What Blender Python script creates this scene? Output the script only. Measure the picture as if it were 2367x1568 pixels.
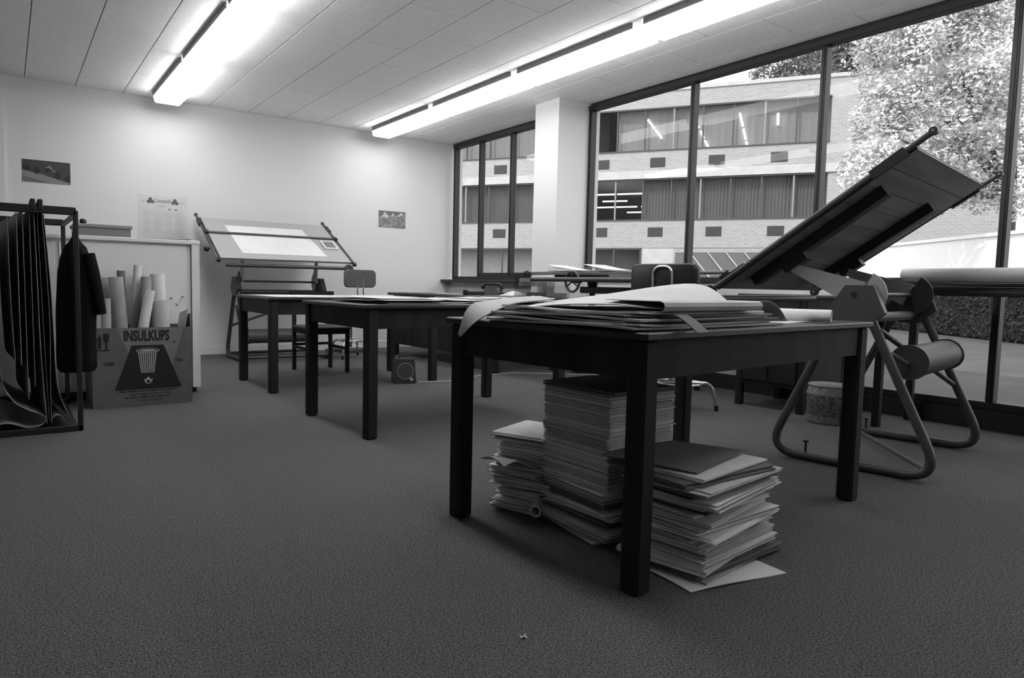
import bpy, math, random
from math import sin, cos, pi, radians, hypot, atan2, sqrt
from mathutils import Vector, Matrix
random.seed(7)
for o in list(bpy.data.objects): bpy.data.objects.remove(o)
S = bpy.context.scene
COL = S.collection

# ---------------------------------------------------------------- camera
CAM_H, YAW, PITCH, ROLL, FPX = 0.8717, radians(34.877), radians(4.4149), radians(1.1377), 1576.39
fw = Vector((sin(YAW)*cos(PITCH), cos(YAW)*cos(PITCH), -sin(PITCH)))
r0 = Vector((cos(YAW), -sin(YAW), 0)); u0 = r0.cross(fw)
rr = cos(ROLL)*r0 + sin(ROLL)*u0; uu = -sin(ROLL)*r0 + cos(ROLL)*u0
cd = bpy.data.cameras.new('camera'); cam = bpy.data.objects.new('camera', cd); COL.objects.link(cam)
cam.matrix_world = Matrix(((rr.x, uu.x, -fw.x, 0), (rr.y, uu.y, -fw.y, 0), (rr.z, uu.z, -fw.z, CAM_H), (0, 0, 0, 1)))
cd.sensor_fit = 'HORIZONTAL'; cd.sensor_width = 36; cd.lens = FPX/2367*36
cd.shift_x = (1183.5-1110)/2367; cd.shift_y = (780-784)/2367
cd.clip_start = 0.05; cd.clip_end = 400
S.camera = cam

# ---------------------------------------------------------------- world, sun, exposure
SKY, SUN, LAMP = 2.1, 2.6, 11.5
w = bpy.data.worlds.new('sky'); S.world = w; w.use_nodes = True
bg = w.node_tree.nodes['Background']; bg.inputs[0].default_value = (1, 1, 1, 1); bg.inputs[1].default_value = SKY
sd = bpy.data.lights.new('sun', 'SUN'); sd.energy = SUN; sd.angle = radians(0.6)
sun = bpy.data.objects.new('sun', sd); COL.objects.link(sun); sun.location = (0, 0, 30)
sun.rotation_euler = Vector((0.62, 0.10, -0.78)).to_track_quat('-Z', 'Y').to_euler()
vs = S.view_settings; vs.view_transform = 'Standard'; vs.look = 'None'; vs.gamma = 1; vs.exposure = 0.45; vs.use_curve_mapping = False
S.cycles.max_bounces = 10; S.cycles.transparent_max_bounces = 16

# ---------------------------------------------------------------- materials
MATS = {}
def mat(name, g, rough=.6, spec=.3, metal=0, noise=0, nscale=20, bump=0, bscale=200, emit=0, stretch=(1, 1, 1), g2=None, detail=4):
    if name in MATS: return MATS[name]
    m = bpy.data.materials.new(name); m.use_nodes = True; MATS[name] = m
    nt = m.node_tree; b = nt.nodes['Principled BSDF']
    b.inputs['Base Color'].default_value = (g, g, g, 1); b.inputs['Roughness'].default_value = rough
    b.inputs['Specular IOR Level'].default_value = spec; b.inputs['Metallic'].default_value = metal
    if emit: b.inputs['Emission Color'].default_value = (1, 1, 1, 1); b.inputs['Emission Strength'].default_value = emit
    if noise or bump:
        tc = nt.nodes.new('ShaderNodeTexCoord'); mp = nt.nodes.new('ShaderNodeMapping'); mp.inputs['Scale'].default_value = stretch
        nt.links.new(tc.outputs['Object'], mp.inputs[0])
        def nz(sc):
            n = nt.nodes.new('ShaderNodeTexNoise'); n.inputs['Scale'].default_value = sc; n.inputs['Detail'].default_value = detail
            nt.links.new(mp.outputs[0], n.inputs['Vector']); return n
        if noise:
            n = nz(nscale); r = nt.nodes.new('ShaderNodeValToRGB')
            lo, hi = (max(0, g*(1-noise)), min(1, g*(1+noise))) if g2 is None else (g, g2)
            r.color_ramp.elements[0].color = (lo, lo, lo, 1); r.color_ramp.elements[1].color = (hi, hi, hi, 1)
            r.color_ramp.elements[0].position = .3; r.color_ramp.elements[1].position = .7
            nt.links.new(n.outputs['Fac'], r.inputs[0]); nt.links.new(r.outputs[0], b.inputs['Base Color'])
        if bump:
            n = nz(bscale); bp = nt.nodes.new('ShaderNodeBump'); bp.inputs['Strength'].default_value = bump; bp.inputs['Distance'].default_value = .01
            nt.links.new(n.outputs['Fac'], bp.inputs['Height']); nt.links.new(bp.outputs[0], b.inputs['Normal'])
    return m
def glass_mat(name, tint=.96, ior=1.22):
    m = bpy.data.materials.new(name); m.use_nodes = True; MATS[name] = m
    nt = m.node_tree; nt.nodes.remove(nt.nodes['Principled BSDF']); out = nt.nodes['Material Output']
    t = nt.nodes.new('ShaderNodeBsdfTransparent'); t.inputs[0].default_value = (tint, tint, tint, 1)
    g = nt.nodes.new('ShaderNodeBsdfGlossy'); g.inputs['Roughness'].default_value = .01
    f = nt.nodes.new('ShaderNodeFresnel'); f.inputs[0].default_value = ior
    x = nt.nodes.new('ShaderNodeMixShader'); ge = nt.nodes.new('ShaderNodeNewGeometry')
    iv = nt.nodes.new('ShaderNodeMath'); iv.operation = 'SUBTRACT'; iv.inputs[0].default_value = 1; nt.links.new(ge.outputs['Backfacing'], iv.inputs[1])
    mu = nt.nodes.new('ShaderNodeMath'); mu.operation = 'MULTIPLY'; nt.links.new(f.outputs[0], mu.inputs[0]); nt.links.new(iv.outputs[0], mu.inputs[1])
    nt.links.new(mu.outputs[0], x.inputs[0]); nt.links.new(t.outputs[0], x.inputs[1]); nt.links.new(g.outputs[0], x.inputs[2]); nt.links.new(x.outputs[0], out.inputs[0])
    return m
def brick_mat(name, a, b_, mortar):
    m = bpy.data.materials.new(name); m.use_nodes = True; MATS[name] = m; nt = m.node_tree; b = nt.nodes['Principled BSDF']
    tc = nt.nodes.new('ShaderNodeTexCoord'); sp = nt.nodes.new('ShaderNodeSeparateXYZ'); cb = nt.nodes.new('ShaderNodeCombineXYZ')
    nt.links.new(tc.outputs['Object'], sp.inputs[0]); nt.links.new(sp.outputs['X'], cb.inputs['X']); nt.links.new(sp.outputs['Z'], cb.inputs['Y'])
    t = nt.nodes.new('ShaderNodeTexBrick'); nt.links.new(cb.outputs[0], t.inputs['Vector'])
    for i, v in enumerate((a, b_, mortar)): t.inputs[1+i].default_value = (v, v, v, 1)
    t.inputs['Scale'].default_value = 1; t.inputs['Brick Width'].default_value = .24; t.inputs['Row Height'].default_value = .09; t.inputs['Mortar Size'].default_value = .012
    nt.links.new(t.outputs['Color'], b.inputs['Base Color']); b.inputs['Roughness'].default_value = .9
    return m
M_WALL = mat('plaster', .60, .9, .1, bump=.05, bscale=120)
M_CEIL = mat('ceiling_tile', .86, .95, .05, noise=.05, nscale=30, bump=.12, bscale=160)
M_GROOVE = mat('tile_backing', .22, .95, .05)
M_CARPET = mat('carpet', .142, .98, .02, noise=.7, nscale=190, bump=1, bscale=330, detail=3)
M_WOOD = mat('dark_wood', .018, .6, .12, noise=.35, nscale=9, stretch=(1, 1, .12))
M_WOOD2 = mat('dark_wood_top', .026, .45, .3, noise=.3, nscale=9, stretch=(.15, 1, 1))
M_FRAME = mat('window_frame_paint', .016, .5, .4)
M_METAL = mat('drafting_metal', .04, .45, .5, noise=.2, nscale=6)
M_PLATE = mat('casting_enamel', .055, .5, .4)
M_LIGHTPLATE = mat('pale_enamel', .34, .5, .4)
M_BLACK = mat('black_plastic', .012, .45, .4)
M_CHROME = mat('chrome', .6, .2, .5, metal=1)
M_PLY = mat('board_plywood', .17, .6, .2, noise=.25, nscale=5, stretch=(.2, 3, 3))
M_BOARDTOP = mat('board_linoleum', .3, .6, .2)
M_PAPER = mat('white_paper', .55, .85, .1, noise=.05, nscale=6)
M_PAPER2 = mat('cream_paper', .42, .85, .1, noise=.1, nscale=8)
M_PAPER3 = mat('grey_paper', .28, .85, .1, noise=.15, nscale=8)
M_CARD = mat('dark_card', .16, .8, .1, noise=.1, nscale=8)
M_PRINT = mat('drawing_print', .42, .85, .1, noise=.18, nscale=60, stretch=(1, 5, 1))
M_BRIGHT = mat('brightened_white_paper', .78, .85, .1, noise=.06, nscale=8); M_BRIGHT2 = mat('brightened_cream_paper', .62, .85, .1, noise=.08, nscale=8); M_BRIGHT3 = mat('newsprint', .48, .85, .1, noise=.12, nscale=8)  # papers lightened in colour to offset the shade under the heaped table
M_INK = mat('black_ink', .02, .7, .1)
M_PINK = mat('pale_ink', .33, .7, .1)
M_CARTON = mat('carton', .10, .9, .1, noise=.08, nscale=12)
M_CARTON2 = mat('carton_pale_print', .15, .9, .1, noise=.06, nscale=12)
M_DIFF = mat('diffuser', .9, .5, .3, emit=LAMP)
M_CAP = mat('lamp_end_cap', .8, .4, .3, emit=.6)
M_CAB = mat('counter_laminate', .58, .6, .3)
M_CLOTH = mat('black_cloth', .008, .95, .05)
M_GREYCLOTH = mat('grey_upholstery', .1, .9, .1, noise=.15, nscale=90)
M_CONC = mat('pale_concrete', .4, .9, .1, noise=.08, nscale=3)
M_PAVE = mat('paving', .07, .9, .1, noise=.15, nscale=2)
M_ASPH = mat('asphalt', .05, .9, .1, noise=.15, nscale=2)
M_LEAF = mat('bright_leaf', .5, .6, .3, noise=.55, nscale=1.2)
M_PINE = mat('dark_needles', .16, .8, .2, noise=.4, nscale=.6)
M_BARK = mat('bark', .09, .9, .1)
M_CURT = mat('grey_curtain', .5, .9, .1)
M_CURT2 = mat('dark_curtain', .36, .9, .1)
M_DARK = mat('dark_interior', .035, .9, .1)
M_VENT = mat('vent_grille', .07, .7, .2)
M_TUBE = mat('lit_tube', .9, emit=2.5)
M_WICK = mat('wicker_weave', .1, .8, .2, noise=.8, nscale=60, bump=.6, bscale=70)
M_WICK2 = mat('wicker_pale', .2, .8, .2, noise=.4, nscale=60, bump=.5, bscale=70)
M_GREY = mat('grey_paint', .16, .6, .3)
M_BRICK = brick_mat('pale_brick', .29, .24, .34)
M_GLASS = glass_mat('window_glass', .93); M_GLASS2 = glass_mat('far_glass', .75); M_ACR = glass_mat('perspex', .8)

# ---------------------------------------------------------------- geometry helpers
class MB:
    def __init__(s): s.v = []; s.f = []
    def add(s, vs, fs):
        n = len(s.v); s.v += [tuple(p) for p in vs]; s.f += [tuple(i+n for i in f) for f in fs]; return s
    def box(s, x0, x1, y0, y1, z0, z1):
        return s.add([(x, y, z) for z in (z0, z1) for y in (y0, y1) for x in (x0, x1)],
                     [(0, 2, 3, 1), (4, 5, 7, 6), (0, 1, 5, 4), (2, 6, 7, 3), (0, 4, 6, 2), (1, 3, 7, 5)])
    def bbox(s, x0, x1, y0, y1, z0, z1, c=.006):      # box with chamfered vertical and top edges
        p = []
        for z, k in ((z0, 0), (z0+c, 1), (z1-c, 1), (z1, 0)):
            i = c*(1-k)
            a0, a1, b0, b1 = x0+i, x1-i, y0+i, y1-i
            p.append([(a0+c, b0, z), (a1-c, b0, z), (a1, b0+c, z), (a1, b1-c, z), (a1-c, b1, z), (a0+c, b1, z), (a0, b1-c, z), (a0, b0+c, z)])
        return s.loft(p)
    def loft(s, rings, cap=True, closed=True):
        n = len(rings[0]); vs = [q for r in rings for q in r]; fs = []
        for i in range(len(rings)-1):
            for j in range(n if closed else n-1):
                k = (j+1) % n; fs.append((i*n+j, i*n+k, (i+1)*n+k, (i+1)*n+j))
        if cap: fs.append(tuple(range(n-1, -1, -1))); fs.append(tuple((len(rings)-1)*n+j for j in range(n)))
        return s.add(vs, fs)
    def tube(s, pts, r, n=10, cap=True, r1=None):
        P = [Vector(p) for p in pts]; rings = []; up = None
        for i, p in enumerate(P):
            t = (P[min(i+1, len(P)-1)]-P[max(i-1, 0)]).normalized()
            if up is None:
                up = Vector((0, 0, 1)) if abs(t.z) < .9 else Vector((1, 0, 0))
            a = t.cross(up).normalized(); up = a.cross(t).normalized()
            q = r if r1 is None else r+(r1-r)*i/(len(P)-1)
            rings.append([p+q*(cos(2*pi*k/n)*a+sin(2*pi*k/n)*up) for k in range(n)])
        return s.loft(rings, cap)
    def pipe(s, a, b, ro, ri, n=20):                    # hollow tube
        a, b = Vector(a), Vector(b); t = (b-a).normalized(); up = Vector((0, 0, 1)) if abs(t.z) < .9 else Vector((1, 0, 0))
        x = t.cross(up).normalized(); y = x.cross(t)
        R = lambda p, q: [p+q*(cos(2*pi*k/n)*x+sin(2*pi*k/n)*y) for k in range(n)]
        return s.loft([R(a, ri), R(a, ro), R(b, ro), R(b, ri), R(a, ri)], cap=False)
    def lathe(s, prof, n=24, c=(0, 0)):
        return s.loft([[(c[0]+r*cos(2*pi*k/n), c[1]+r*sin(2*pi*k/n), z) for k in range(n)] for r, z in prof])
    def prism(s, poly, h, fn):                          # polygon (a,b) extruded 0..h through fn(a,b,c)
        return s.loft([[fn(a, b, 0) for a, b in poly], [fn(a, b, h) for a, b in poly]])
    def sheet(s, fn, nu, nv, t=.0012):                  # thin curved sheet, fn(u,v)->point, thickness along -z
        g = [[Vector(fn(i/nu, j/nv)) for i in range(nu+1)] for j in range(nv+1)]
        N = (nu+1)*(nv+1); vs = []
        for k in (0, 1):
            for j in range(nv+1):
                for i in range(nu+1):
                    a = g[j][min(i+1, nu)]-g[j][max(i-1, 0)]; b = g[min(j+1, nv)][i]-g[max(j-1, 0)][i]
                    nrm = a.cross(b); nrm = nrm.normalized() if nrm.length > 1e-9 else Vector((0, 0, 1))
                    vs.append(g[j][i]-nrm*t*k)
        fs = []; W = nu+1
        for j in range(nv):
            for i in range(nu):
                a = j*W+i; fs.append((a, a+1, a+W+1, a+W)); fs.append((N+a, N+a+W, N+a+W+1, N+a+1))
        rim = [i for i in range(W)] + [j*W+nu for j in range(1, nv+1)] + [nv*W+i for i in range(nu-1, -1, -1)] + [j*W for j in range(nv-1, 0, -1)]
        for k in range(len(rim)):
            a, b = rim[k], rim[(k+1) % len(rim)]; fs.append((a, N+a, N+b, b))
        return s.add(vs, fs)
    def build(s, name, m, parent=None, smooth=False, loc=None, rot=0):
        me = bpy.data.meshes.new(name); me.from_pydata(s.v, [], s.f); me.update()
        me.materials.append(m)
        if smooth:
            me.polygons.foreach_set('use_smooth', [True]*len(me.polygons))
            try: me.set_sharp_from_angle(angle=radians(40))
            except Exception: pass
        o = bpy.data.objects.new(name, me); COL.objects.link(o)
        if parent: o.parent = parent
        if loc: o.location = loc
        o.rotation_euler[2] = rot
        return o
def tag(o, label, cat, group=None, kind=None):
    o['label'] = label; o['category'] = cat
    if group: o['group'] = group
    if kind: o['kind'] = kind
    return o
def thing(name, label, cat, loc=(0, 0, 0), rz=0, group=None):
    o = bpy.data.objects.new(name, None); COL.objects.link(o); o.empty_display_size = .05
    o.location = loc; o.rotation_euler[2] = rz
    return tag(o, label, cat, group)
def struct(o, label=None, cat=None):
    o['kind'] = 'structure'
    if label: o['label'] = label
    o['category'] = cat or o.name.split('_')[0]
    return o
def sempty(name, label, cat):
    o = bpy.data.objects.new(name, None); COL.objects.link(o); return struct(o, label, cat)
def inst(name, me, parent, loc=(0, 0, 0), rz=0):
    o = bpy.data.objects.new(name, me); COL.objects.link(o); o.parent = parent; o.location = loc; o.rotation_euler[2] = rz; return o
def copy_tree(o, parent=None):
    c = o.copy(); COL.objects.link(c); c.parent = parent
    for ch in list(o.children): copy_tree(ch, c)
    return c
def arc(cx, cy, r, a0, a1, n=6):
    return [(cx+r*cos(radians(a0+(a1-a0)*i/n)), cy+r*sin(radians(a0+(a1-a0)*i/n))) for i in range(n+1)]
def fillet(pts, r, n=6):                                # rounded polyline in 3-D
    P = [Vector(p) for p in pts]; out = [P[0]]
    for i in range(1, len(P)-1):
        a = (P[i-1]-P[i]); b = (P[i+1]-P[i]); d = min(r, a.length*.45, b.length*.45)
        s, e = P[i]+a.normalized()*d, P[i]+b.normalized()*d
        for k in range(n+1):
            t = k/n; out.append((1-t)**2*s+2*t*(1-t)*P[i]+t*t*e)
    out.append(P[-1]); return out
def text(body, name, parent, m, loc, size, rot=(pi/2, 0, 0), xs=1, bold=0, ext=.0008, align='CENTER', shear=0):
    c = bpy.data.curves.new(name, 'FONT'); c.body = body; c.size = size; c.align_x = align; c.offset = bold; c.extrude = ext; c.shear = shear; c.resolution_u = 3
    t = bpy.data.objects.new('text_source', c); COL.objects.link(t)
    me = bpy.data.meshes.new_from_object(t.evaluated_get(bpy.context.evaluated_depsgraph_get()))
    bpy.data.objects.remove(t); me.materials.clear(); me.materials.append(m)
    o = bpy.data.objects.new(name, me); COL.objects.link(o); o.parent = parent; o.location = loc; o.rotation_euler = rot; o.scale = (xs, 1, 1)
    return o

# ================================================================= THE ROOM
XW, YB, H = 5.204, 8.276, 2.823
XL, YN = -4.5, -1.6
TOP = H-.02
struct(MB().box(XL, XW+.05, YN, YB, -.12, 0).build('floor', M_CARPET), 'speckled dark cut-pile carpet covering the whole floor', 'floor')
ce = struct(MB().box(XL-.2, XW+.2, YN-.2, YB+.2, H+.012, H+.35).build('ceiling', M_GROOVE), 'suspended ceiling of pale staggered tiles', 'ceiling')
TX, TY = .4335, .875
tile_me = MB().bbox(-TX/2+.003, TX/2-.003, -TY/2+.003, TY/2-.003, 0, .02, .003).build('tile', M_CEIL, ce); tm = tile_me.data; bpy.data.objects.remove(tile_me)
def odd_tile(x0, x1, y0, y1):
    MB().bbox(x0+.003, x1-.003, y0+.003, y1-.003, H, H+.02, .003).build('tile', M_CEIL, ce)
for k in range(-11, 12):
    x0 = .213+TX*k; x1 = x0+TX; y = 6.54-TY*11+(TY/2 if k % 2 else 0)
    while y < YB:
        a, b, c, d = max(x0, XL), min(x1, XW), max(y, YN), min(y+TY, YB)
        if b-a > .02 and d-c > .02:
            if b-a > TX-.001 and d-c > TY-.001: inst('tile', tm, ce, ((a+b)/2, (c+d)/2, H))
            else: odd_tile(a, b, c, d)
        y += TY
struct(MB().box(XL-.2, XW+.2, YB, YB+.2, -.12, H+.3).build('wall_back', M_WALL), 'pale plastered end wall with pinned prints', 'wall')
struct(MB().box(XL-.2, .03, YB-.03, YB, 0, H).build('trim_1', M_WALL), 'shallow pilaster at the end of the plaster wall', 'trim')
struct(MB().box(XL-.2, XL, YN-.2, YB, -.12, H+.3).build('wall_left', M_WALL), 'plain side wall', 'wall')
struct(MB().box(XL, XW+.2, YN-.2, YN, -.12, H+.3).build('wall_near', M_WALL), 'plain wall opposite the pinned prints', 'wall')
struct(MB().box(.03, XW-.02, YB-.016, YB, 0, .09).build('baseboard_back', M_WALL), 'low pale skirting under the pinned prints', 'baseboard')
wr = MB(); wr.box(XW, XW+.16, 5.46, YB, -.12, .93); wr.box(XW+.02, XW+.16, 2.62, 5.5, .12, .93)
struct(wr.build('wall_right', M_WALL), 'low plaster wall panels below the windows', 'wall')
struct(MB().box(4.775, XW+.16, 5.5, 5.885, 0, H).build('wall_column', M_WALL), 'square plastered column between the two windows', 'column')
struct(MB().bbox(5.06, XW+.02, 5.885, YB, .9, .935, .006).build('trim_2', M_FRAME), 'dark timber window ledge beside the column', 'window ledge')
bs = MB(); bs.box(XW-.03, XW+.1, YN, 5.5, 0, .115); bs.box(XW-.012, XW, YN, 5.5, .115, .128)
struct(bs.build('baseboard_right', M_FRAME), 'dark timber kick board under the long window', 'baseboard')
struct(MB().box(XW-.012, XW, 5.885, YB, 0, .09).build('baseboard_corner', M_WALL), 'pale skirting below the short window', 'baseboard')
def window(name, label, y0, y1, z0, z1, ms, low=()):
    w_ = sempty(name, label, 'window'); d0, d1 = XW-.005, XW+.075; t = .045
    MB().bbox(d0-.012, d1, y0, y1, z1-.055, z1, .005).build('head_frame', M_FRAME, w_)
    MB().bbox(d0, d1, y0, y1, z0, z0+.05, .005).build('sill_frame', M_FRAME, w_)
    e = [y0+t/2]+list(ms)+[y1-t/2]
    for i, y in enumerate(e):
        m = MB(); m.bbox(d0, d1, y-t/2, y+t/2, z0+.05, z1-.055, .005); m.box(d0-.006, d0+.02, y-.006, y+.006, z0+.05, z1-.055)
        m.build('jamb' if i in (0, len(e)-1) else 'mullion', M_FRAME, w_)
    for i in range(len(e)-1):
        a, b = e[i]+t/2, e[i+1]-t/2; zz = z0+.05
        if i in low:
            MB().bbox(d0+.01, d1, a, b, z0+.05, z0+.10, .005).build('sash_rail', M_FRAME, w_); zz = z0+.10
        MB().box(XW+.03, XW+.036, a, b, zz, z1-.055).build('pane', M_GLASS, w_)
    return w_
window('window_1', 'shorter three-pane window between the pale end wall and the column', 5.885, 8.19, .93, TOP, (6.87, 7.55), low=(0, 1))
window('window_2', 'long dark-framed window wall beyond the column', YN, 5.5, .93, TOP, (-.75, .48, 1.70, 2.93, 4.15))
window('window_3', 'low glazed panels under the long window', YN, 2.62, .128, .93, (-.75, .48, 1.70))

# ================================================================= CEILING LIGHTS
def ceiling_light():
    t = thing('ceiling_light', '', 'light'); L, W = 1.42, .27
    MB().bbox(-W/2-.012, -W/2+.03, -L/2+.02, L/2-.02, -.045, 0, .004).build('tray_edge', M_GREY, t)
    MB().bbox(W/2-.03, W/2+.012, -L/2+.02, L/2-.02, -.045, 0, .004).build('tray_edge', M_GREY, t)
    MB().box(-W/2+.03, W/2-.03, -L/2+.02, L/2-.02, -.02, 0).build('tray', M_CAP, t)
    prof = [(-W/2, -.046), (-W/2+.012, -.095), (-W/2+.03, -.105), (W/2-.03, -.105), (W/2-.012, -.095), (W/2, -.046)]
    MB().loft([[(x, y, z) for x, z in prof] for y in (-L/2+.02, L/2-.02)]).build('diffuser', M_DIFF, t)
    for s in (-1, 1):
        MB().loft([[(x*1.01, y, z*1.01) for x, z in prof]+[(W/2, y, 0), (-W/2, y, 0)] for y in sorted((s*(L/2-.018), s*L/2))]).build('end_cap', M_CAP, t)
    return t
lamp = ceiling_light(); used = False
for xc, rows, lab in ((1.472, (7.31, 5.82, 4.35, 2.86, 1.37), 'lit ceiling light in the row over the carton'),  # last two out of view, added to brighten the heaped table and carpet
                      (3.995, (7.31, 5.82, 4.34, 2.85, 1.36), 'lit ceiling light in the row by the windows')):  # fifth out of view, added to brighten the foreground carpet
    for i, y in enumerate(rows):
        l = lamp if not used else copy_tree(lamp); used = True
        l.location = (xc, y, H)
        at = (' against the pale end wall', ', second from the pale end wall', ', third from the pale end wall', ', fourth from the pale end wall', ', fifth from the pale end wall, added out of view')[i]
        tag(l, lab+at, 'light', 'ceiling lights')

# ================================================================= TABLES
def table(label, loc, rz, L=1.5, D=.875, Ht=.75, s=.066):
    t = thing('work_table', label, 'table', loc, rz, 'dark work tables')
    MB().bbox(-.015, L+.015, -.015, D+.015, Ht-.022, Ht, .004).build('table_top', M_WOOD2, t)
    for x, y in ((0, 0), (L-s, 0), (0, D-s), (L-s, D-s)):
        MB().bbox(x, x+s, y, y+s, 0, Ht-.022, .008).build('leg', M_WOOD, t)
    for a in ((s, L-s, .012, .034), (s, L-s, D-.034, D-.012)): MB().box(*a, Ht-.135, Ht-.022).build('apron', M_WOOD, t)
    for a in ((.012, .034, s, D-s), (L-.034, L-.012, s, D-s)): MB().box(*a, Ht-.135, Ht-.022).build('apron', M_WOOD, t)
    return t
T1P, T1R = (1.43, 1.26), .088
table('dark wooden work table heaped with drawings, paper stacks under it', (*T1P, 0), T1R)
T2P, T2R = (1.62, 3.395), .035
table('dark wooden work table covered in loose sheets, between two other tables', (*T2P, 0), T2R)
T3P, T3R = (1.655, 5.185), 0
table('dark wooden work table with one flat sheet, nearest the tilted drawing board by the wall', (*T3P, 0), T3R, D=.87, Ht=.744)

# ================================================================= DRAFTING TABLES
def drafting(label, loc, rz, yl, zl, L, tilt, x0=-.2, x1=1.22, wheel=None, stand='u', wdt=.95, bar=True, cw=(-.21, .54), wr=.085, barv=.60, ball=False):
    t = thing('drafting_table', label, 'drafting table', loc, rz, 'drafting tables')
    dv = Vector((0, -cos(tilt), sin(tilt))); nv = Vector((0, sin(tilt), cos(tilt))); A = Vector((0, yl, zl))
    B = lambda x, v, n: tuple(Vector((x, 0, 0))+A+dv*v+nv*n)
    def bb(u0, u1, v0, v1, n0, n1, name, m, par=t):
        mb = MB(); mb.add([B(u, v, n) for n in (n0, n1) for v in (v0, v1) for u in (u0, u1)], [(0, 1, 3, 2), (4, 6, 7, 5), (0, 4, 5, 1), (2, 3, 7, 6), (0, 2, 6, 4), (1, 5, 7, 3)])
        return mb.build(name, m, par)
    NP = 9
    for i in range(NP): bb(x0, x1, L*i/NP+.002, L*(i+1)/NP-.002, 0, .018, 'plank', M_PLY)
    bb(x0, x1, 0, L, .018, .021, 'board_surface', M_BOARDTOP)
    for u in (x0-.012, x1): bb(u, u+.012, -.004, L+.004, -.004, .024, 'edge_strip', M_METAL)
    for u in (.05, wdt-.05): bb(u, u+.075, .12, L*.8, -.055, 0, 'rail', M_BLACK)
    for u in (x0-.03, x1+.03):                            # parallel-motion side rods with pulleys
        m = MB(); m.tube([B(u, -.03, .012), B(u, L+.10, .012)], .014, 8); m.build('side_rod', M_METAL, t, True)
        for v in (-.03, L+.09):
            m = MB(); m.tube([B(u-.016, v, .012), B(u+.016, v, .012)], .026 if v < 0 else .017, 14); p = m.build('pulley', M_BLACK, t, True)
            MB().tube([B(u-.02, v, .012), B(u+.02, v, .012)], .008, 8).build('pin', M_CHROME, p, True)
        m = MB(); bbp = bb(u-.02, u+.02, L*.82, L*.97, -.01, .03, 'rod_bracket', M_BLACK)
    if bar:
        v = L*barv
        sb = bb(x0-.02, x1+.02, v-.018, v+.018, .028, .036, 'straightedge', M_METAL)
        for u in (x0-.04, x1+.0): bb(u, u+.04, v-.03, v+.03, .022, .045, 'carriage', M_BLACK)
        if barv < .3: bb(x0-.035, x0+.0, v+.03, v+.12, .03, .036, 'scale_clip', M_PAPER)
    if ball:
        c_ = Vector(B(x1+.075, L*.28, -.02)); MB().tube([B(x1+.012, L*.28, 0), tuple(c_)], .005, 6).build('ball_rod', M_METAL, t, True)
        MB().lathe([(.004, c_.z-.03), (.018, c_.z-.024), (.029, c_.z-.008), (.030, c_.z+.006), (.02, c_.z+.023), (.004, c_.z+.03)], 16, (c_.x, c_.y)).build('balance_ball', M_BLACK, t, True)
    MB().tube([B(x0-.02, -.035, -.04), B(x1-.05, -.035, -.04)], .02, 12).build('front_bar', M_METAL, t, True)
    if wheel is not None:
        ux = wheel; R = wr; c = Vector((ux, yl+.03, zl-.06)); m = MB()
        pts = [c+Vector((R*cos(a), 0, R*sin(a))) for a in [2*pi*k/28 for k in range(29)]]
        m.tube(pts, .011, 8, cap=False); wh = m.build('handwheel', M_METAL, t, True)
        m = MB()
        for k in range(3):
            a = pi/2+2*pi*k/3; m.tube([c, c+Vector((R*cos(a), 0, R*sin(a)))], .007, 6)
        m.tube([c+Vector((0, -.1, 0)), c+Vector((0, .02, 0))], .014, 10); m.build('spokes', M_METAL, wh, True)
    if stand == 'u':
        for fx in (0, wdt):
            pts = fillet([(fx, .06, .80), (fx, .40, .022), (fx, -.40, .022), (fx, -.04, .80)], .17, 8)
            MB().tube(pts, .022, 12).build('side_frame', M_METAL, t, True)
            sgn = 1 if fx == 0 else -1
            m = MB(); m.prism([(.135, .775), (.05, .905), (-.075, .905), (-.13, .775), (-.05, .70), (.05, .70)], .05, lambda a, b, c: (fx-.025+c, a, b)); pl = m.build('bracket', M_PLATE, t)
            m = MB(); m.tube([(fx-.03*sgn-.004, .01, .86), (fx+.03*sgn, .01, .86)], .012, 10); m.build('bolt', M_BLACK, pl, True)
            q = [(0.0, .86)]+[(0.0+.115*cos(radians(a)), .86+.115*sin(radians(a))) for a in range(-70, 80, 15)]
            m = MB(); m.prism([(-a, b) for a, b in q], .012, lambda a, b, c: (fx+sgn*.05+c, a, b)); m.build('quadrant', M_LIGHTPLATE if fx == 0 else M_PLATE, t)
            p1 = Vector((0, *(A+dv*L*.30-nv*.09).yz)); bb(.05 if fx == 0 else wdt-.05, .125 if fx == 0 else wdt+.025, L*.26, L*.38, -.095, -.055, 'hinge_block', M_BLACK); d = Vector((0, .01, .86)); ar = (p1-d)
            pr = Vector((0, -ar.z, ar.y)).normalized()
            m = MB(); c4 = [d+pr*.065, d-pr*.065, p1-pr*.022, p1+pr*.022]
            m.prism([(c.y, c.z) for c in c4], .014, lambda a, b, c: (fx+sgn*.06+c, a, b)); m.build('lift_arm', M_LIGHTPLATE, t)
            m = MB(); m.tube([(fx, .2, .038), (fx, .2, .10)], .006, 8); m.tube([(fx, .2, .098), (fx, .2, .106)], .015, 10); m.build('levelling_screw', M_BLACK, t, True)
        MB().tube([(0, -.01, .745), (wdt, -.01, .745)], .026, 14).build('cross_tube', M_METAL, t, True)
        MB().tube([(0, .0, .86), (wdt, .0, .86)], .012, 10).build('tilt_shaft', M_METAL, t, True)
        MB().tube([(.0, -.11, .69), (wdt, -.235, .36)], .014, 10).build('brace', M_METAL, t, True)
        if cw[1] > .4: MB().tube([(.0, -.34, .06), (wdt, .34, .06)], .012, 8).build('floor_tie', M_METAL, t, True)
        else:
            for yy in (-.3, .3): MB().tube([(0, yy, .05), (wdt, yy, .05)], .016, 10).build('floor_tie', M_METAL, t, True)
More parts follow.
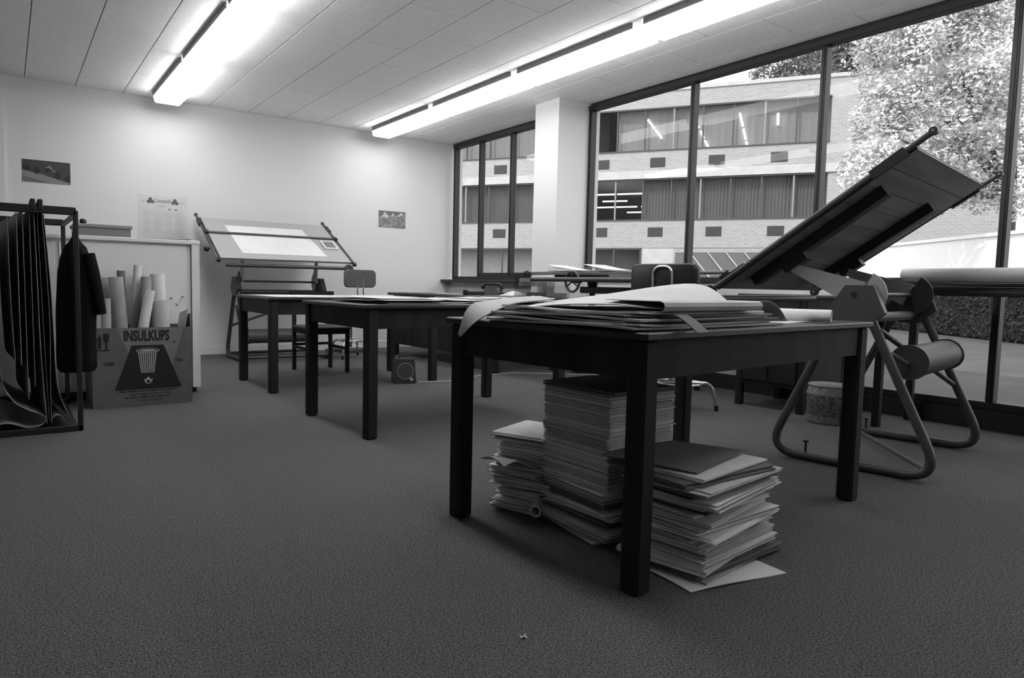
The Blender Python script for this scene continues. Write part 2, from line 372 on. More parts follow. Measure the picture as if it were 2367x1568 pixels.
        m = MB(); m.tube([(.12, *cw), (wdt-.12, *cw)], .078, 24); cwo = m.build('counterweight', M_PLATE, t, True)
        for u in (.12, wdt-.12): MB().tube([(u-.012, *cw), (u+.012, *cw)], .085, 24).build('end_cap', M_METAL, cwo, True)
        for u, e in ((.06, 0), (wdt-.06, wdt)): MB().tube([(e, -.13 if cw[1] > .4 else 0, .60), (u, *cw), (u+.07*(1 if e == 0 else -1), *cw)], .012, 8).build('weight_arm', M_METAL, t, True)
    else:
        for fx in (.12, wdt-.12):
            m = MB(); m.lathe([(.05, .30), (.05, .34), (.03, .40), (.024, .60), (.035, .72), (.022, .78), (.035, .84), (.05, zl-.06), (.06, zl-.04)], 14, (fx, 0)); m.build('pedestal', M_BLACK, t, True)
            for s in (-1, 1):
                m = MB(); m.tube([(fx, 0, .36), (fx+.02*s, .42*s, .03)], .022, 10, r1=.016); lg = m.build('leg', M_METAL, t, True)
                MB().tube([(fx+.0195*s, .405*s, .05), (fx+.0205*s, .43*s, .0)], .024, 10).build('rubber_foot', M_BLACK, lg, True)
        MB().tube([(.12, 0, .42), (wdt-.12, 0, .42)], .02, 10).build('cross_tube', M_METAL, t, True)
        MB().bbox(.0, wdt, -.05, .05, zl-.16, zl-.10, .006).build('cross_beam', M_METAL, t)
    return t, B
# steep one beside the heaped table, seen from below
th3 = .16
drafting('drafting table tilted steeply with its bare plank underside showing, tubular stand', (3.40, 1.68, 0), th3, .66, .875, 1.10, radians(35.4), -.10, 1.32, barv=.07)
# tilted one by the back wall
d1, B1 = drafting('tilted drafting table with a white sheet and straightedge by the end wall', (3.00, 7.57, 0), pi, .36, 1.075, .966, radians(28.4), -.22, 1.2, wheel=-.18, cw=(.0, .255), wr=.045, ball=True)
# flat one by the windows
d2, B2 = drafting('drafting table set flat beside the column, open folders on it', (4.46, 3.62, 0), pi/2, .46, .972, .92, radians(2.0), -.2, 1.32, wheel=.72, stand='p', wdt=1.1, bar=False)

# sheet and set square lying on the tilted board by the wall
def on_board(dobj, B, corners, n0, n1, name, m, parent=None):
    mw = Matrix.Translation(dobj.location) @ Matrix.Rotation(dobj.rotation_euler[2], 4, 'Z')
    c = [[mw @ Vector(B(u, v, n)) for u, v in corners] for n in (n0, n1)]
    return MB().loft(c).build(name, m, parent)
tag(on_board(d1, B1, [(.95, .12), (.02, .12), (.10, .80), (.98, .80)], .0215, .0225, 'drawing_sheet', M_PAPER), 'large white sheet taped to the tilted board by the end wall', 'paper')
sq = thing('pen_case', 'small dark case with a white rim on the tilted board by the wall', 'case')
on_board(d1, B1, [(-.02, .30), (-.18, .30), (-.18, .50), (-.02, .50)], .0215, .038, 'rim', M_PAPER, sq)
on_board(d1, B1, [(-.04, .325), (-.16, .325), (-.16, .475), (-.04, .475)], .0382, .041, 'insert', M_CARD, sq)

# ================================================================= CHAIRS
ch = thing('wooden_chair', 'dark wooden chair with a plain top rail behind the middle tables', 'chair', (2.30, 6.08, 0))
for x in (0, .375):
    MB().bbox(x, x+.035, 0, .035, 0, .42, .005).build('leg', M_WOOD, ch)
    MB().bbox(x, x+.035, .42, .455, 0, .76, .005).build('leg', M_WOOD, ch)
    MB().box(x+.008, x+.027, .035, .42, .22, .245).build('stretcher', M_WOOD, ch)
    MB().box(x+.006, x+.029, .035, .42, .375, .42).build('seat_rail', M_WOOD, ch)
MB().box(.035, .375, .006, .029, .375, .42).build('seat_rail', M_WOOD, ch)
MB().box(.035, .375, .428, .450, .24, .265).build('stretcher', M_WOOD, ch)
MB().bbox(-.015, .425, -.015, .43, .42, .445, .008).build('seat', M_WOOD2, ch)
MB().sheet(lambda u, v: (-.02+.45*u, .44+.03*sin(pi*u), .70+.075*v), 10, 1, .02).build('top_rail', M_WOOD, ch)

def backrest(mb, w, h, t, r, cy=0, curve=.03):
    out = []
    for k, yy in ((.94, -t/2), (1, -t/4), (1, t/4), (.94, t/2)):
        ring = []
        for (cx, cz, a0) in ((w/2-r, h/2-r, 0), (-w/2+r, h/2-r, 90), (-w/2+r, -h/2+r, 180), (w/2-r, -h/2+r, 270)):
            ring += [(k*p[0], yy+cy+curve*(k*p[0]/(w/2))**2, k*p[1]) for p in arc(cx, cz, r, a0, a0+90, 5)]
        out.append(ring)
    return mb.loft(out)
def typist(name, label, loc, rz, bm, bw, bh, bz, hoop, seatz, fr):
    c = thing(name, label, 'chair', loc, rz)
    b = backrest(MB(), bw, bh, .05, .05).build('backrest', bm, c, True, loc=(0, .22, bz))
    m = MB(); z0 = seatz-.03
    if hoop:
        pts = fillet([(-.075, .26, z0+.08), (-.075, .275, bz+.10), (.075, .275, bz+.10), (.075, .26, z0+.08)], .075, 10); m.tube(pts, .010, 10); m.tube([(0, .0, z0), (0, .26, z0+.08)], .012, 8)
    else:
        for s in (-.035, .035): m.tube(fillet([(s, .05, z0), (s, .27, z0), (s, .26, bz)], .06), .008, 8)
    m.build('back_support', M_CHROME, c, True)
    MB().lathe([(.17, seatz-.035), (.215, seatz-.02), (.22, seatz+.01), (.19, seatz+.035), (.02, seatz+.04)], 24).build('seat', bm, c, True)
    MB().tube([(0, 0, .12), (0, 0, seatz-.03)], .02, 12).build('column', M_CHROME, c, True)
    for k in range(4):
        a = pi/4+k*pi/2
        m = MB(); m.tube(fillet([(0, 0, .20), (fr*cos(a)*.85, fr*sin(a)*.85, .2), (fr*cos(a), fr*sin(a), .02)], .06), .012, 10); l = m.build('leg', M_CHROME, c, True)
        m = MB(); m.tube([(fr*cos(a)*.995, fr*sin(a)*.995, .04), (fr*cos(a), fr*sin(a), 0)], .016, 10); m.build('rubber_tip', M_BLACK, l, True)
    m = MB(); m.tube([(fr*.6*cos(a), fr*.6*sin(a), .2) for a in [2*pi*k/24 for k in range(25)]], .008, 8, cap=False); m.build('foot_ring', M_CHROME, c, True)
    return c
typist('typist_chair', 'black-backed chair with a chrome hoop and chrome legs by the flat drafting table', (3.95, 3.16, 0), radians(98), M_BLACK, .52, .24, .92, True, .55, .27)
typist('typist_chair', 'grey upholstered typist chair on a chrome base near the end wall', (3.27, 7.32, 0), radians(180), M_GREYCLOTH, .38, .20, .912, False, .58, .24)

# ================================================================= DESK BY THE WINDOW LEDGE
dk = thing('desk', 'dark desk with a solid panel, telephone on it, by the short window', 'desk', (3.86, 5.32, 0))
MB().bbox(-.03, .86, -.12, 2.18, .725, .757, .008).build('desk_top', M_WOOD2, dk)
MB().box(.02, .045, 0, 2.1, .14, .725).build('modesty_panel', M_WOOD, dk)
for y in (0, 2.06):
    for x in (.03, .76): MB().bbox(x, x+.05, y, y+.05, 0, .725, .005).build('leg', M_WOOD, dk)
ped = MB().bbox(.1, .8, 1.6, 2.05, .2, .72, .005).build('pedestal', M_WOOD, dk)
for k in range(3):
    d_ = MB().bbox(.09, .1, 1.62, 2.03, .22+.165*k, .37+.165*k, .003).build('drawer', M_WOOD2, dk)
# telephone
ph = thing('telephone', 'black dial telephone on the desk by the short window', 'telephone', (4.46, 6.16, .757), radians(120))
MB().loft([[(-.1, -.1, 0), (.1, -.1, 0), (.1, .1, 0), (-.1, .1, 0)], [(-.095, -.09, .03), (.095, -.09, .03), (.09, .09, .03), (-.09, .09, .03)], [(-.06, .0, .085), (.06, .0, .085), (.06, .06, .085), (-.06, .06, .085)]]).build('body', M_BLACK, ph)
MB().tube(fillet([(-.12, .03, .085), (-.09, .03, .125), (.09, .03, .125), (.12, .03, .085)], .05), .014, 10).build('handset', M_BLACK, ph, True)
m = MB(); [m.tube([(s*.12, .03, .07), (s*.11, .03, .105)], .026, 12) for s in (-1, 1)]; m.build('earpiece', M_BLACK, ph, True)
m = MB(); m.tube([(-.12+.01*cos(k), .03+.012*sin(k)+.004*k*.3, .08-.0012*k) for k in range(60)], .0025, 5); m.build('cord', M_BLACK, ph, True)
tag(MB().sheet(lambda u, v: (4.36+.24*u, 5.72+.22*v, .759+.055*sin(pi*u)**.5*sin(pi*v)**.6*(.7+.3*sin(9*u+4*v))), 14, 14, .002).build('crumpled_cloth', M_PAPER), 'crumpled white cloth beside the black telephone', 'cloth')
an = thing('transistor_radio', 'small dark transistor radio with its aerial raised on the desk', 'radio', (4.04, 6.12, .757), radians(-35))
MB().bbox(0, .22, -.03, .03, 0, .045, .006).build('body', M_BLACK, an); MB().bbox(-.01, .04, -.03, .03, .0, .06, .006).build('end_block', M_BLACK, an)
m = MB(); m.tube([(.03, 0, .05), (.03, 0, .17)], .003, 6); m.tube([(.03, 0, .165), (.03, 0, .172)], .006, 8); m.build('aerial', M_METAL, an, True)
lt = thing('letter_tray', 'clear perspex letter tray with papers beside the column', 'tray', (4.42, 5.21, .757), 0)
for k, z in enumerate((0, .105, .2)): MB().box(0, .32, 0, .52, z, z+.004).build('shelf', M_ACR, lt)
for x in (0, .316): MB().box(x, x+.004, 0, .52, 0, .204).build('side_panel', M_ACR, lt)
for x0, y0, z0, a, b, mm in ((.02, .03, .005, .28, .3, M_GREY), (.03, .2, .11, .26, .28, M_PAPER3), (.02, .28, .152, .2, .18, M_PAPER2)):
    tag(MB().box(4.42+x0, 4.42+x0+a, 5.21+y0, 5.21+y0+b, .757+z0, .757+z0+.04).build('paper_wad', mm), {M_GREY: 'dark wad of papers on the bottom of the perspex tray', M_PAPER3: 'grey wad of papers on the middle perspex shelf', M_PAPER2: 'pale wad of papers on the middle perspex shelf'}[mm], 'papers', 'papers in the perspex tray')
for i, (x, y, a, b, rz, mm, lb) in enumerate(((3.95, 6.75, .5, .6, .1, M_CARD, 'dark thin folder lying open on the desk with the telephone'), (4.1, 5.62, .22, .3, -.2, M_PAPER3, 'grey sheet at the near end of the telephone desk'), (4.0, 6.3, .16, .4, .2, M_PAPER, 'white sheet beside the transistor radio on the desk'))):
    tag(MB().sheet(lambda u, v: (a*u, b*v, .001+.008*(u-.5)**2), 6, 6, .0012).build('loose_sheet', mm, loc=(x, y, .7585+.002*i), rot=rz), lb, 'paper')

# ================================================================= SPEAKER-RADIO ON THE FLOOR, CABLE
rd = thing('portable_loudspeaker', 'small dark portable loudspeaker with a round grille standing on the carpet', 'loudspeaker', (2.86, 5.28, 0), radians(-18))
prof = [(-.095, 0), (.095, 0), (.098, .02), (.085, .19), (.07, .215), (-.07, .215), (-.085, .19), (-.098, .02)]
MB().loft([[(x, y, z) for x, z in prof] for y in (-.10, .06)]).build('case', mat('radio_case', .03, .5, .4), rd)
MB().loft([[(.065*cos(a), y, .11+.065*sin(a)) for a in [2*pi*k/28 for k in range(28)]] for y in (-.104, -.099)]).build('grille', mat('radio_grille', .05, .8, .2, noise=.5, nscale=250), rd)
m = MB(); m.tube([(.07*cos(a), -.103, .11+.07*sin(a)) for a in [2*pi*k/32 for k in range(33)]], .004, 8, cap=False); m.build('ring', M_GREY, rd, True)
MB().tube([(.055, -.11, .04), (.055, -.098, .04)], .014, 14).build('knob', M_LIGHTPLATE, rd, True)
MB().tube(fillet([(-.04, -.02, .215), (-.035, -.02, .235), (.035, -.02, .235), (.04, -.02, .215)], .015), .005, 8).build('handle', M_BLACK, rd, True)
cb = MB(); cb.tube([(2.97, 5.20, .005), (3.083, 5.17, .004), (3.30, 5.13, .004), (3.68, 5.30, .004), (4.12, 5.34, .004), (4.43, 5.09, .004), (4.57, 4.95, .004), (4.9, 4.8, .004), (5.15, 4.75, .004)], .005, 6)
tag(cb.build('cable', M_PAPER2, smooth=True), 'thin white cable trailing over the carpet from the loudspeaker', 'cable')

# ================================================================= PLAN RACK, DRAWINGS, JACKET
rk = thing('plan_rack', 'black metal plan rack holding hanging drawings', 'rack', (0, 0, 0))
X0, X1, Y0, Y1, ZT = -.55, .345, 4.43, 5.42, 1.245
for y in (Y0, Y1):
    MB().bbox(X0, X1-.01, y-.015, y+.015, ZT-.035, ZT+.008, .004).build('top_bar', M_BLACK, rk)
    MB().bbox(X0, X1, y-.015, y+.015, 0, .035, .004).build('bottom_bar', M_BLACK, rk)
    for x in (X0, X1): MB().bbox(x-.026, x, y-.015, y+.015, .0, ZT-.008, .004).build('post', M_BLACK, rk)
for x in (X0, X1): MB().bbox(x-.026, x, Y0, Y1, ZT-.04, ZT-.015, .004).build('side_bar', M_PLATE, rk)
MB().box(X0, X1-.02, Y0, Y1, .004, .012).build('base_panel', M_BLACK, rk)
for x in (.134, .168): MB().bbox(x-.012, x+.012, Y0-.02, Y1+.02, ZT-.02, ZT+.04, .004).build('hanger_clamp', M_BLACK, rk)
def pz(px, py): return (-.010+px*.00197, 1.235-(py-490)*.00237)
def smooth_prof(p, n=5):
    out = []
    for i in range(len(p)-1):
        a, b, c, d = p[max(i-1, 0)], p[i], p[i+1], p[min(i+2, len(p)-1)]
        for k in range(n):
            t = k/n; out.append(tuple(.5*((2*b[j])+(-a[j]+c[j])*t+(2*a[j]-5*b[j]+4*c[j]-d[j])*t*t+(-a[j]+3*b[j]-3*c[j]+d[j])*t**3) for j in (0, 1)))
    return out+[p[-1]]
profs = [
    ([(-18, 500), (-22, 700), (-10, 870), (10, 925), (45, 952), (78, 966), (91, 977), (80, 993), (48, 997), (20, 988), (0, 983), (-25, 985)], M_PAPER3, 'drawing sheet curling at the bottom of the plan rack'),
    ([(16, 510), (17, 650), (20, 760), (24, 842)], M_PAPER3, 'short drawing strip with ticked edge hanging in the rack'),
    ([(36, 500), (37, 700), (38, 850)], M_PAPER2, 'pale drawing hanging among the darker ones in the rack'),
    ([(50, 492), (51, 700), (52, 930)], M_PAPER3, 'long grey drawing hanging in the middle of the rack'),
    ([(66, 492), (67, 700), (68, 900)], M_PAPER3, 'darker drawing hanging left of the rack clamps'),
    ([(76, 492), (80, 640), (83, 800), (88, 900), (92, 960), (93, 990)], M_PAPER2, 'pale drawing hanging from the first rack clamp'),
    ([(84, 492), (88, 640), (92, 780), (96, 900), (99, 985)], M_CARD, 'dark drawing hanging between the rack clamps'),
    ([(95, 492), (102, 620), (107, 760), (104, 900), (104, 985)], M_PAPER3, 'grey drawing hanging from the second rack clamp'),
    ([(99, 500), (111, 660), (116, 800), (119, 880), (126, 922), (140, 960), (150, 984)], M_PAPER2, 'pale drawing kicking out at the foot of the rack'),
    ([(103, 990), (106, 978), (118, 971), (130, 976), (136, 988)], M_PAPER3, 'small drawing folded in an arch on the rack base'),
]
for p, mm, lb in profs:
    q = smooth_prof([pz(*c) for c in p]); n = len(q)-1
    o = MB().sheet(lambda u, v: (q[round(u*n)][0]+.004*sin(7*v)-.05*v, Y0+.03+(Y1-Y0-.06)*v, max(.016, q[round(u*n)][1])), n, 6, .002).build('hanging_drawing', mm, smooth=True)
    tag(o, lb, 'drawing', 'drawings in the plan rack')
jk = thing('jacket', 'black jacket hung on the corner of the plan rack', 'jacket', (.335, 4.55, 0))
rings = []
for z, a, b, dx in ((1.10, .015, .02, .0), (1.07, .03, .03, 0), (1.04, .055, .045, 0), (.98, .075, .06, .0), (.90, .092, .07, .005), (.80, .10, .075, .008), (.72, .104, .075, .008), (.62, .10, .075, 0), (.52, .098, .078, -.004), (.42, .10, .08, -.006), (.35, .10, .08, -.006), (.325, .085, .07, -.004)):
    rings.append([(dx+a*cos(t)*(1+.05*sin(5*t+z*7)), b*sin(t)*(1+.10*sin(7*t+z*3)), z) for t in [2*pi*k/32 for k in range(32)]])
MB().loft(rings).build('body', M_CLOTH, jk, True)
MB().tube([(.06, -.045, 1.0), (.085, -.065, .88), (.105, -.07, .74), (.118, -.06, .66)], .036, 12, r1=.028).build('sleeve', M_CLOTH, jk, True)
MB().tube([(.0, .0, 1.08), (.0, -.02, 1.12), (.012, -.04, 1.16)], .018, 8, r1=.008).build('hanging_loop', M_CLOTH, jk, True)

# ================================================================= COUNTER WITH THINGS
ct = thing('counter_cabinet', 'pale laminate counter cabinet behind the carton of rolls', 'cabinet', (0, 0, 0))
MB().box(-1.4, 1.16, 5.53, 6.15, .06, 1.13).build('body', M_CAB, ct); MB().bbox(-1.4, 1.225, 5.5, 6.17, 1.13, 1.16, .004).build('counter_top', M_CAB, ct)
MB().box(1.165, 1.22, 5.505, 6.15, .045, 1.13).build('end_panel', M_CAB, ct); MB().box(-1.4, 1.2, 5.56, 6.1, 0, .06).build('plinth', M_BLACK, ct)
for k in range(3): MB().bbox(-1.38+.845*k, -.56+.845*k, 5.518, 5.53, .08, 1.11, .003).build('door', M_CAB, ct)
bx = thing('document_box', 'flat grey document box with a lid on the pale counter', 'box', (.42, 5.62, 1.161))
MB().box(0, .35, 0, .35, 0, .062).build('body', M_GREY, bx); MB().bbox(-.012, .362, -.012, .362, .064, .088, .004).build('lid', mat('box_lid', .2, .6, .3), bx)
tag(MB().lathe([(.012, 0), (.022, .01), (.024, .022), (.016, .036), (.004, .04)], 14).build('black_knob', M_BLACK, smooth=True, loc=(.475, 5.72, 1.2505)), 'small black knob lying on the grey document box', 'knob')
tag(MB().bbox(0, .27, 0, .25, 0, .012, .003).build('booklet', M_PAPER3, loc=(.5, 5.66, 1.2505)) if False else MB().sheet(lambda u, v: (.38*u, .3*v, .004+.006*u*u), 8, 3, .002).build('paper_strip', M_PAPER2, loc=(.80, 5.52, 1.161)), 'long pale paper strip along the edge of the counter', 'paper')

# ================================================================= CARTON OF ROLLS
bxc = thing('carton', 'open printed cardboard carton of rolled drawings', 'carton', (.455, 5.10, 0), radians(1.2))
W, D, Hh, t = .62, .38, .535, .006
for nm, a in (('front_panel', (0, W, 0, t)), ('back_panel', (0, W, D-t, D)), ('side_panel', (0, t, t, D-t)), ('side_panel', (W-t, W, t, D-t))):
    MB().box(*a, .002, Hh).build(nm, M_CARTON, bxc)
MB().box(t, W-t, t, D-t, .002, .01).build('base', M_CARTON, bxc)
MB().sheet(lambda u, v: (W-.002+.0*u, .02+.34*v, Hh-.002+.10*u*(1-.5*v)), 4, 4, .005).build('flap', M_PAPER3, bxc)
yf = -.0012
fp = lambda x, z: (x, yf, z)
def decal(poly, name, m, lift=0): 
    return MB().prism(poly, .0008, lambda a, b, c: (a, yf-lift-c, b)).build(name, m, bxc)
decal([(.145, Hh-.004), (.565, Hh-.004), (.50, .30), (.45, .16), (.25, .16), (.24, .30)], 'pale_print', M_CARTON2, -.0006)
decal([(.13, .115), (.55, .115), (.435, .415), (.235, .415)], 'dark_print', M_INK)
text('INSULKUPS', 'lettering', bxc, M_INK, (.33, yf-.0006, .447), .098, xs=.58, bold=.0036)
text('®', 'mark', bxc, M_INK, (.505, yf-.0006, .425), .022)
text('1000', 'count_print', bxc, M_INK, (.10, yf-.0006, .285), .034, xs=.9); text('175ml', 'size_print', bxc, M_INK, (.525, yf-.0006, .295), .034, xs=.85)
def dl(poly, m=M_PINK, name='cup_print', l=.001): decal(poly, name, m, l)
cup = lambda u, v: (.335+(u-.5)*(.092+.042*v), .225+.16*v)
for k in range(9):
    u = .03+k*.105; dl([cup(u, 0), cup(u+.055, 0), cup(u+.055, .9), cup(u, .9)])
dl([(.335+.073*cos(a), .378+.018*sin(a)) for a in [2*pi*k/28 for k in range(28)]], M_PINK)
dl([(.335+.066*cos(a), .380+.013*sin(a)) for a in [2*pi*k/28 for k in range(28)]], M_INK, l=.0019)
dl([(.335+.055*cos(a), .378+.008*sin(a)) for a in [2*pi*k/28 for k in range(28)]], M_PINK, l=.0028)
dl([(.305, .185), (.318, .178), (.328, .19), (.335, .20), (.342, .19), (.352, .178), (.365, .185), (.352, .155), (.335, .148), (.318, .155)], M_PINK, 'emblem')
dl([(.335+.012*cos(a), .165+.010*sin(a)) for a in [2*pi*k/14 for k in range(14)]], M_INK, 'emblem', .0019)
for x in (.018, .046):
    dl([(x-.009, .40), (x+.009, .40), (x+.009, .46), (x+.016, .46), (x, .495), (x-.016, .46), (x-.009, .46)], M_INK, 'arrow_print', 0)
dl([(.068, .50), (.102, .50), (.102, .455), (.094, .44), (.090, .44), (.090, .395), (.080, .395), (.080, .44), (.076, .44), (.068, .455)], M_INK, 'glass_print', 0)
dl([(.005, .385), (.108, .385), (.108, .392), (.005, .392)], M_INK, 'underline', 0)
random.seed(3)
for z, x0_, x1_, hh, m_, l_ in ((.098, .155, .52, .010, M_INK, 0), (.077, .215, .47, .008, M_INK, 0), (.055, .19, .48, .010, M_INK, 0), (.034, .27, .42, .007, M_INK, 0), (.128, .20, .48, .010, mat('grey_ink', .035, .8, .1), .001)):
    x = x0_
    while x < x1_:
        n = random.choice((3, 5, 7, 8))
        mb = MB()
        for k in range(n):
            if x > x1_: break
            for seg in random.choice((((0, 1, 0, .25), (0, .3, 0, 1)), ((0, .3, 0, 1), (.6, .9, 0, 1)), ((0, .9, .75, 1), (.3, .6, 0, 1)), ((0, .3, 0, 1), (0, .9, .4, .6), (.6, .9, 0, 1)))):
                a, b, c, d = seg; mb.box(x+a*.007, x+b*.007, yf-l_-.0009, yf-l_, z+c*hh, z+d*hh)
            x += .0085
        mb.build('small_print', m_, bxc); x += .009
def roll(name, a, b, r, m, label, ri=None, group=None):
    o = MB().pipe(a, b, r, ri if ri else r*.72, 20).build(name, m, smooth=True); return tag(o, label, 'paper roll', group)
G = 'rolls in the carton'
bx0, by0 = .455, 5.10
def cr(px0, z0, px1, z1, dy0, dy1, r, m, lb, ri=None):
    k = lambda px, z, dy: (((px-216)/230*.62+bx0), by0+dy, z)
    roll('paper_roll', k(px0, z0, dy0), k(px1, z1, dy1), r, m, lb, ri, G)
cr(250, .02, 227, .985, .30, .30, .034, M_PAPER2, 'tall pale paper roll leaning by the jacket, tallest in the carton')
cr(262, .02, 232, .80, .16, .17, .036, M_PAPER, 'white paper roll tipped behind the short rolls near the jacket')
cr(238, .02, 236, .70, .07, .07, .030, M_PAPER2, 'short cream paper roll nearest the jacket in the carton')
cr(250, .02, 250, .73, .05, .05, .030, M_PAPER3, 'short grey paper roll with a torn end in the carton')
cr(300, .02, 276, .875, .12, .13, .046, M_PAPER3, 'thick grey paper roll with a white rim in the carton', .038)
cr(262, .02, 262, .87, .24, .24, .034, M_PAPER2, 'pale paper roll behind the thick grey roll in the carton')
cr(302, .02, 297, .92, .31, .31, .026, M_CARD, 'dark narrow paper roll standing at the back of the carton')
cr(310, .02, 336, .96, .26, .28, .028, M_PAPER, 'slim white paper roll leaning at the back of the carton')
cr(335, .02, 347, .945, .32, .32, .032, M_PAPER2, 'cream paper roll upright at the back of the carton')
cr(300, .02, 352, .79, .06, .08, .034, M_PAPER, 'open-ended white paper roll slanting across the carton')
cr(292, .02, 340, .80, .12, .16, .018, M_CARD, 'thin dark paper roll slanting behind the open-ended white roll')
cr(345, .02, 350, .88, .18, .20, .035, M_PAPER3, 'grey paper roll behind the open-ended white one')
cr(392, .02, 382, .90, .27, .28, .050, M_PAPER, 'wide white paper roll loosely wound at the carton end', .046)
cr(380, .02, 378, .715, .12, .12, .060, M_PAPER2, 'fat cream paper bundle with a crumpled top in the carton', .05)
tag(MB().sheet(lambda u, v: (.945+.11*u+.03*v, 5.22+.1*u, .70+.03*sin(7*u+3*v)+.02*v), 10, 4, .002).build('crumpled_sheet', M_PAPER, smooth=True), 'crumpled white paper on top of the fat cream bundle', 'paper')
tag(MB().sheet(lambda u, v: (1.03+.035*v+.01*sin(5*u), 5.15+.25*u, .45+.22*v-.05*u), 8, 6, .002).build('bent_sheet', M_PAPER, smooth=True), 'white sheet bent over the end of the carton', 'paper')

# ================================================================= PRINTS ON THE BACK WALL
yw = YB-.002
def wallcard(name, x0, x1, z0, z1, m, label, cat, curl=0):
    t_ = thing(name, label, cat, (x0, yw, z0))
    MB().sheet(lambda u, v: ((x1-x0)*u, -.001-curl*v*0, (z1-z0)*v), 2, 2, .0012).build('card', m, t_)
    return t_
def wd(par, poly, m, name, lift=.0): MB().prism(poly, .0006, lambda a, b, c: (a, -.0011-lift-c, b)).build(name, m, par)
M_G1, M_G2, M_G3, M_G4 = mat('print_dark', .05, .5, .3), mat('print_black', .022, .5, .3), mat('print_mid', .2, .5, .3), mat('print_grey', .12, .5, .3)
M_G5 = mat('print_mottle', .2, .6, .3, noise=.5, nscale=18)
p1 = wallcard('photo_print', .172, .585, 1.81, 2.032, M_G1, 'dark photograph of a slope pinned above the plan rack', 'photograph')
wd(p1, [(0, 0), (.41, 0), (.41, .018), (.30, .045), (.18, .08), (.0, .115)], M_G3, 'slope'); wd(p1, [(0, 0), (.25, 0), (.14, .025), (0, .06)], M_G4, 'slope_shade', .0007)
for x, z, a, b in ((.035, .14, .035, .03), (.12, .12, .03, .035), (.30, .085, .028, .04), (.385, .055, .03, .03)): wd(p1, [(x+a*cos(q), z+b*sin(q)) for q in [2*pi*k/16 for k in range(16)] if 0 < x+a*cos(q) < .412], M_G2, 'bush', .0012)
wd(p1, [(.195, .105), (.235, .115), (.245, .15), (.215, .155), (.19, .13)], M_G2, 'figure', .0019); wd(p1, [(.19, .155), (.22, .165), (.235, .185), (.245, .16), (.285, .12), (.28, .112), (.235, .148)], M_G3, 'figure_edge', .0025)
p2 = wallcard('photo_print', 4.088, 4.49, 1.608, 1.828, M_G5, 'grey mountain photograph pinned beside the short window', 'photograph')
wd(p2, [(0, .14), (.06, .16), (.09, .21), (.115, .185), (.17, .155), (.20, .18), (.215, .20), (.24, .165), (.28, .175), (.33, .205), (.40, .19), (.402, .22), (0, .22)], M_G4, 'sky_area')
wd(p2, [(.05, .135), (.09, .21), (.115, .18), (.15, .15), (.12, .12), (.09, .14)], mat('print_snow', .45, .5, .3), 'snow_peak', .0007); wd(p2, [(.19, .165), (.215, .20), (.235, .165), (.21, .155)], MATS['print_snow'], 'snow_peak', .0007); wd(p2, [(.27, .15), (.33, .205), (.37, .19), (.33, .165)], MATS['print_snow'], 'snow_peak', .0007)
cl = wallcard('wall_calendar', 1.207, 1.71, 1.335, 1.778, M_PAPER, 'white year-planner calendar pinned above the counter', 'calendar')
M_CG = mat('calendar_ink', .12, .7, .2); M_CL = mat('calendar_faint_ink', .40, .7, .2)
text('Compello', 'title', cl, M_CG, (.25, -.003, .37), .055, xs=.85, shear=.25, ext=.0004)
for cx in (.125, .375):
    for dx, dz in ((0, .022), (-.018, -.006), (.018, -.006)):
        wd(cl, [(cx+dx+.019*cos(q), .378+dz+.019*sin(q)) for q in [2*pi*k/16 for k in range(16)]], M_CG, 'trefoil', .0004)
for x in (.045, .06, .43, .447, .462): wd(cl, [(x-.006, .368), (x+.006, .368), (x+.006, .384), (x-.006, .384)], M_CL, 'small_print')
for x, z, a, m_ in ((.235, .325, .09, M_CL), (.32, .295, .022, M_CG), (.385, .293, .03, M_CG)): wd(cl, [(x-a/2, z), (x+a/2, z), (x+a/2, z+.012), (x-a/2, z+.012)], m_, 'small_print')
for r_ in range(3):
    for c_ in range(4):
        x, z = .045+c_*.108, .195-.085*r_
        mb = MB(); mb.box(x+.02, x+.06, -.0022, -.0014, z+.06, z+.067)
        for a in range(5):
            for b in range(7): mb.box(x+b*.0125, x+b*.0125+.007, -.0022, -.0014, z+.046-a*.011, z+.051-a*.011)
        mb.build('month_grid', M_CL, cl)

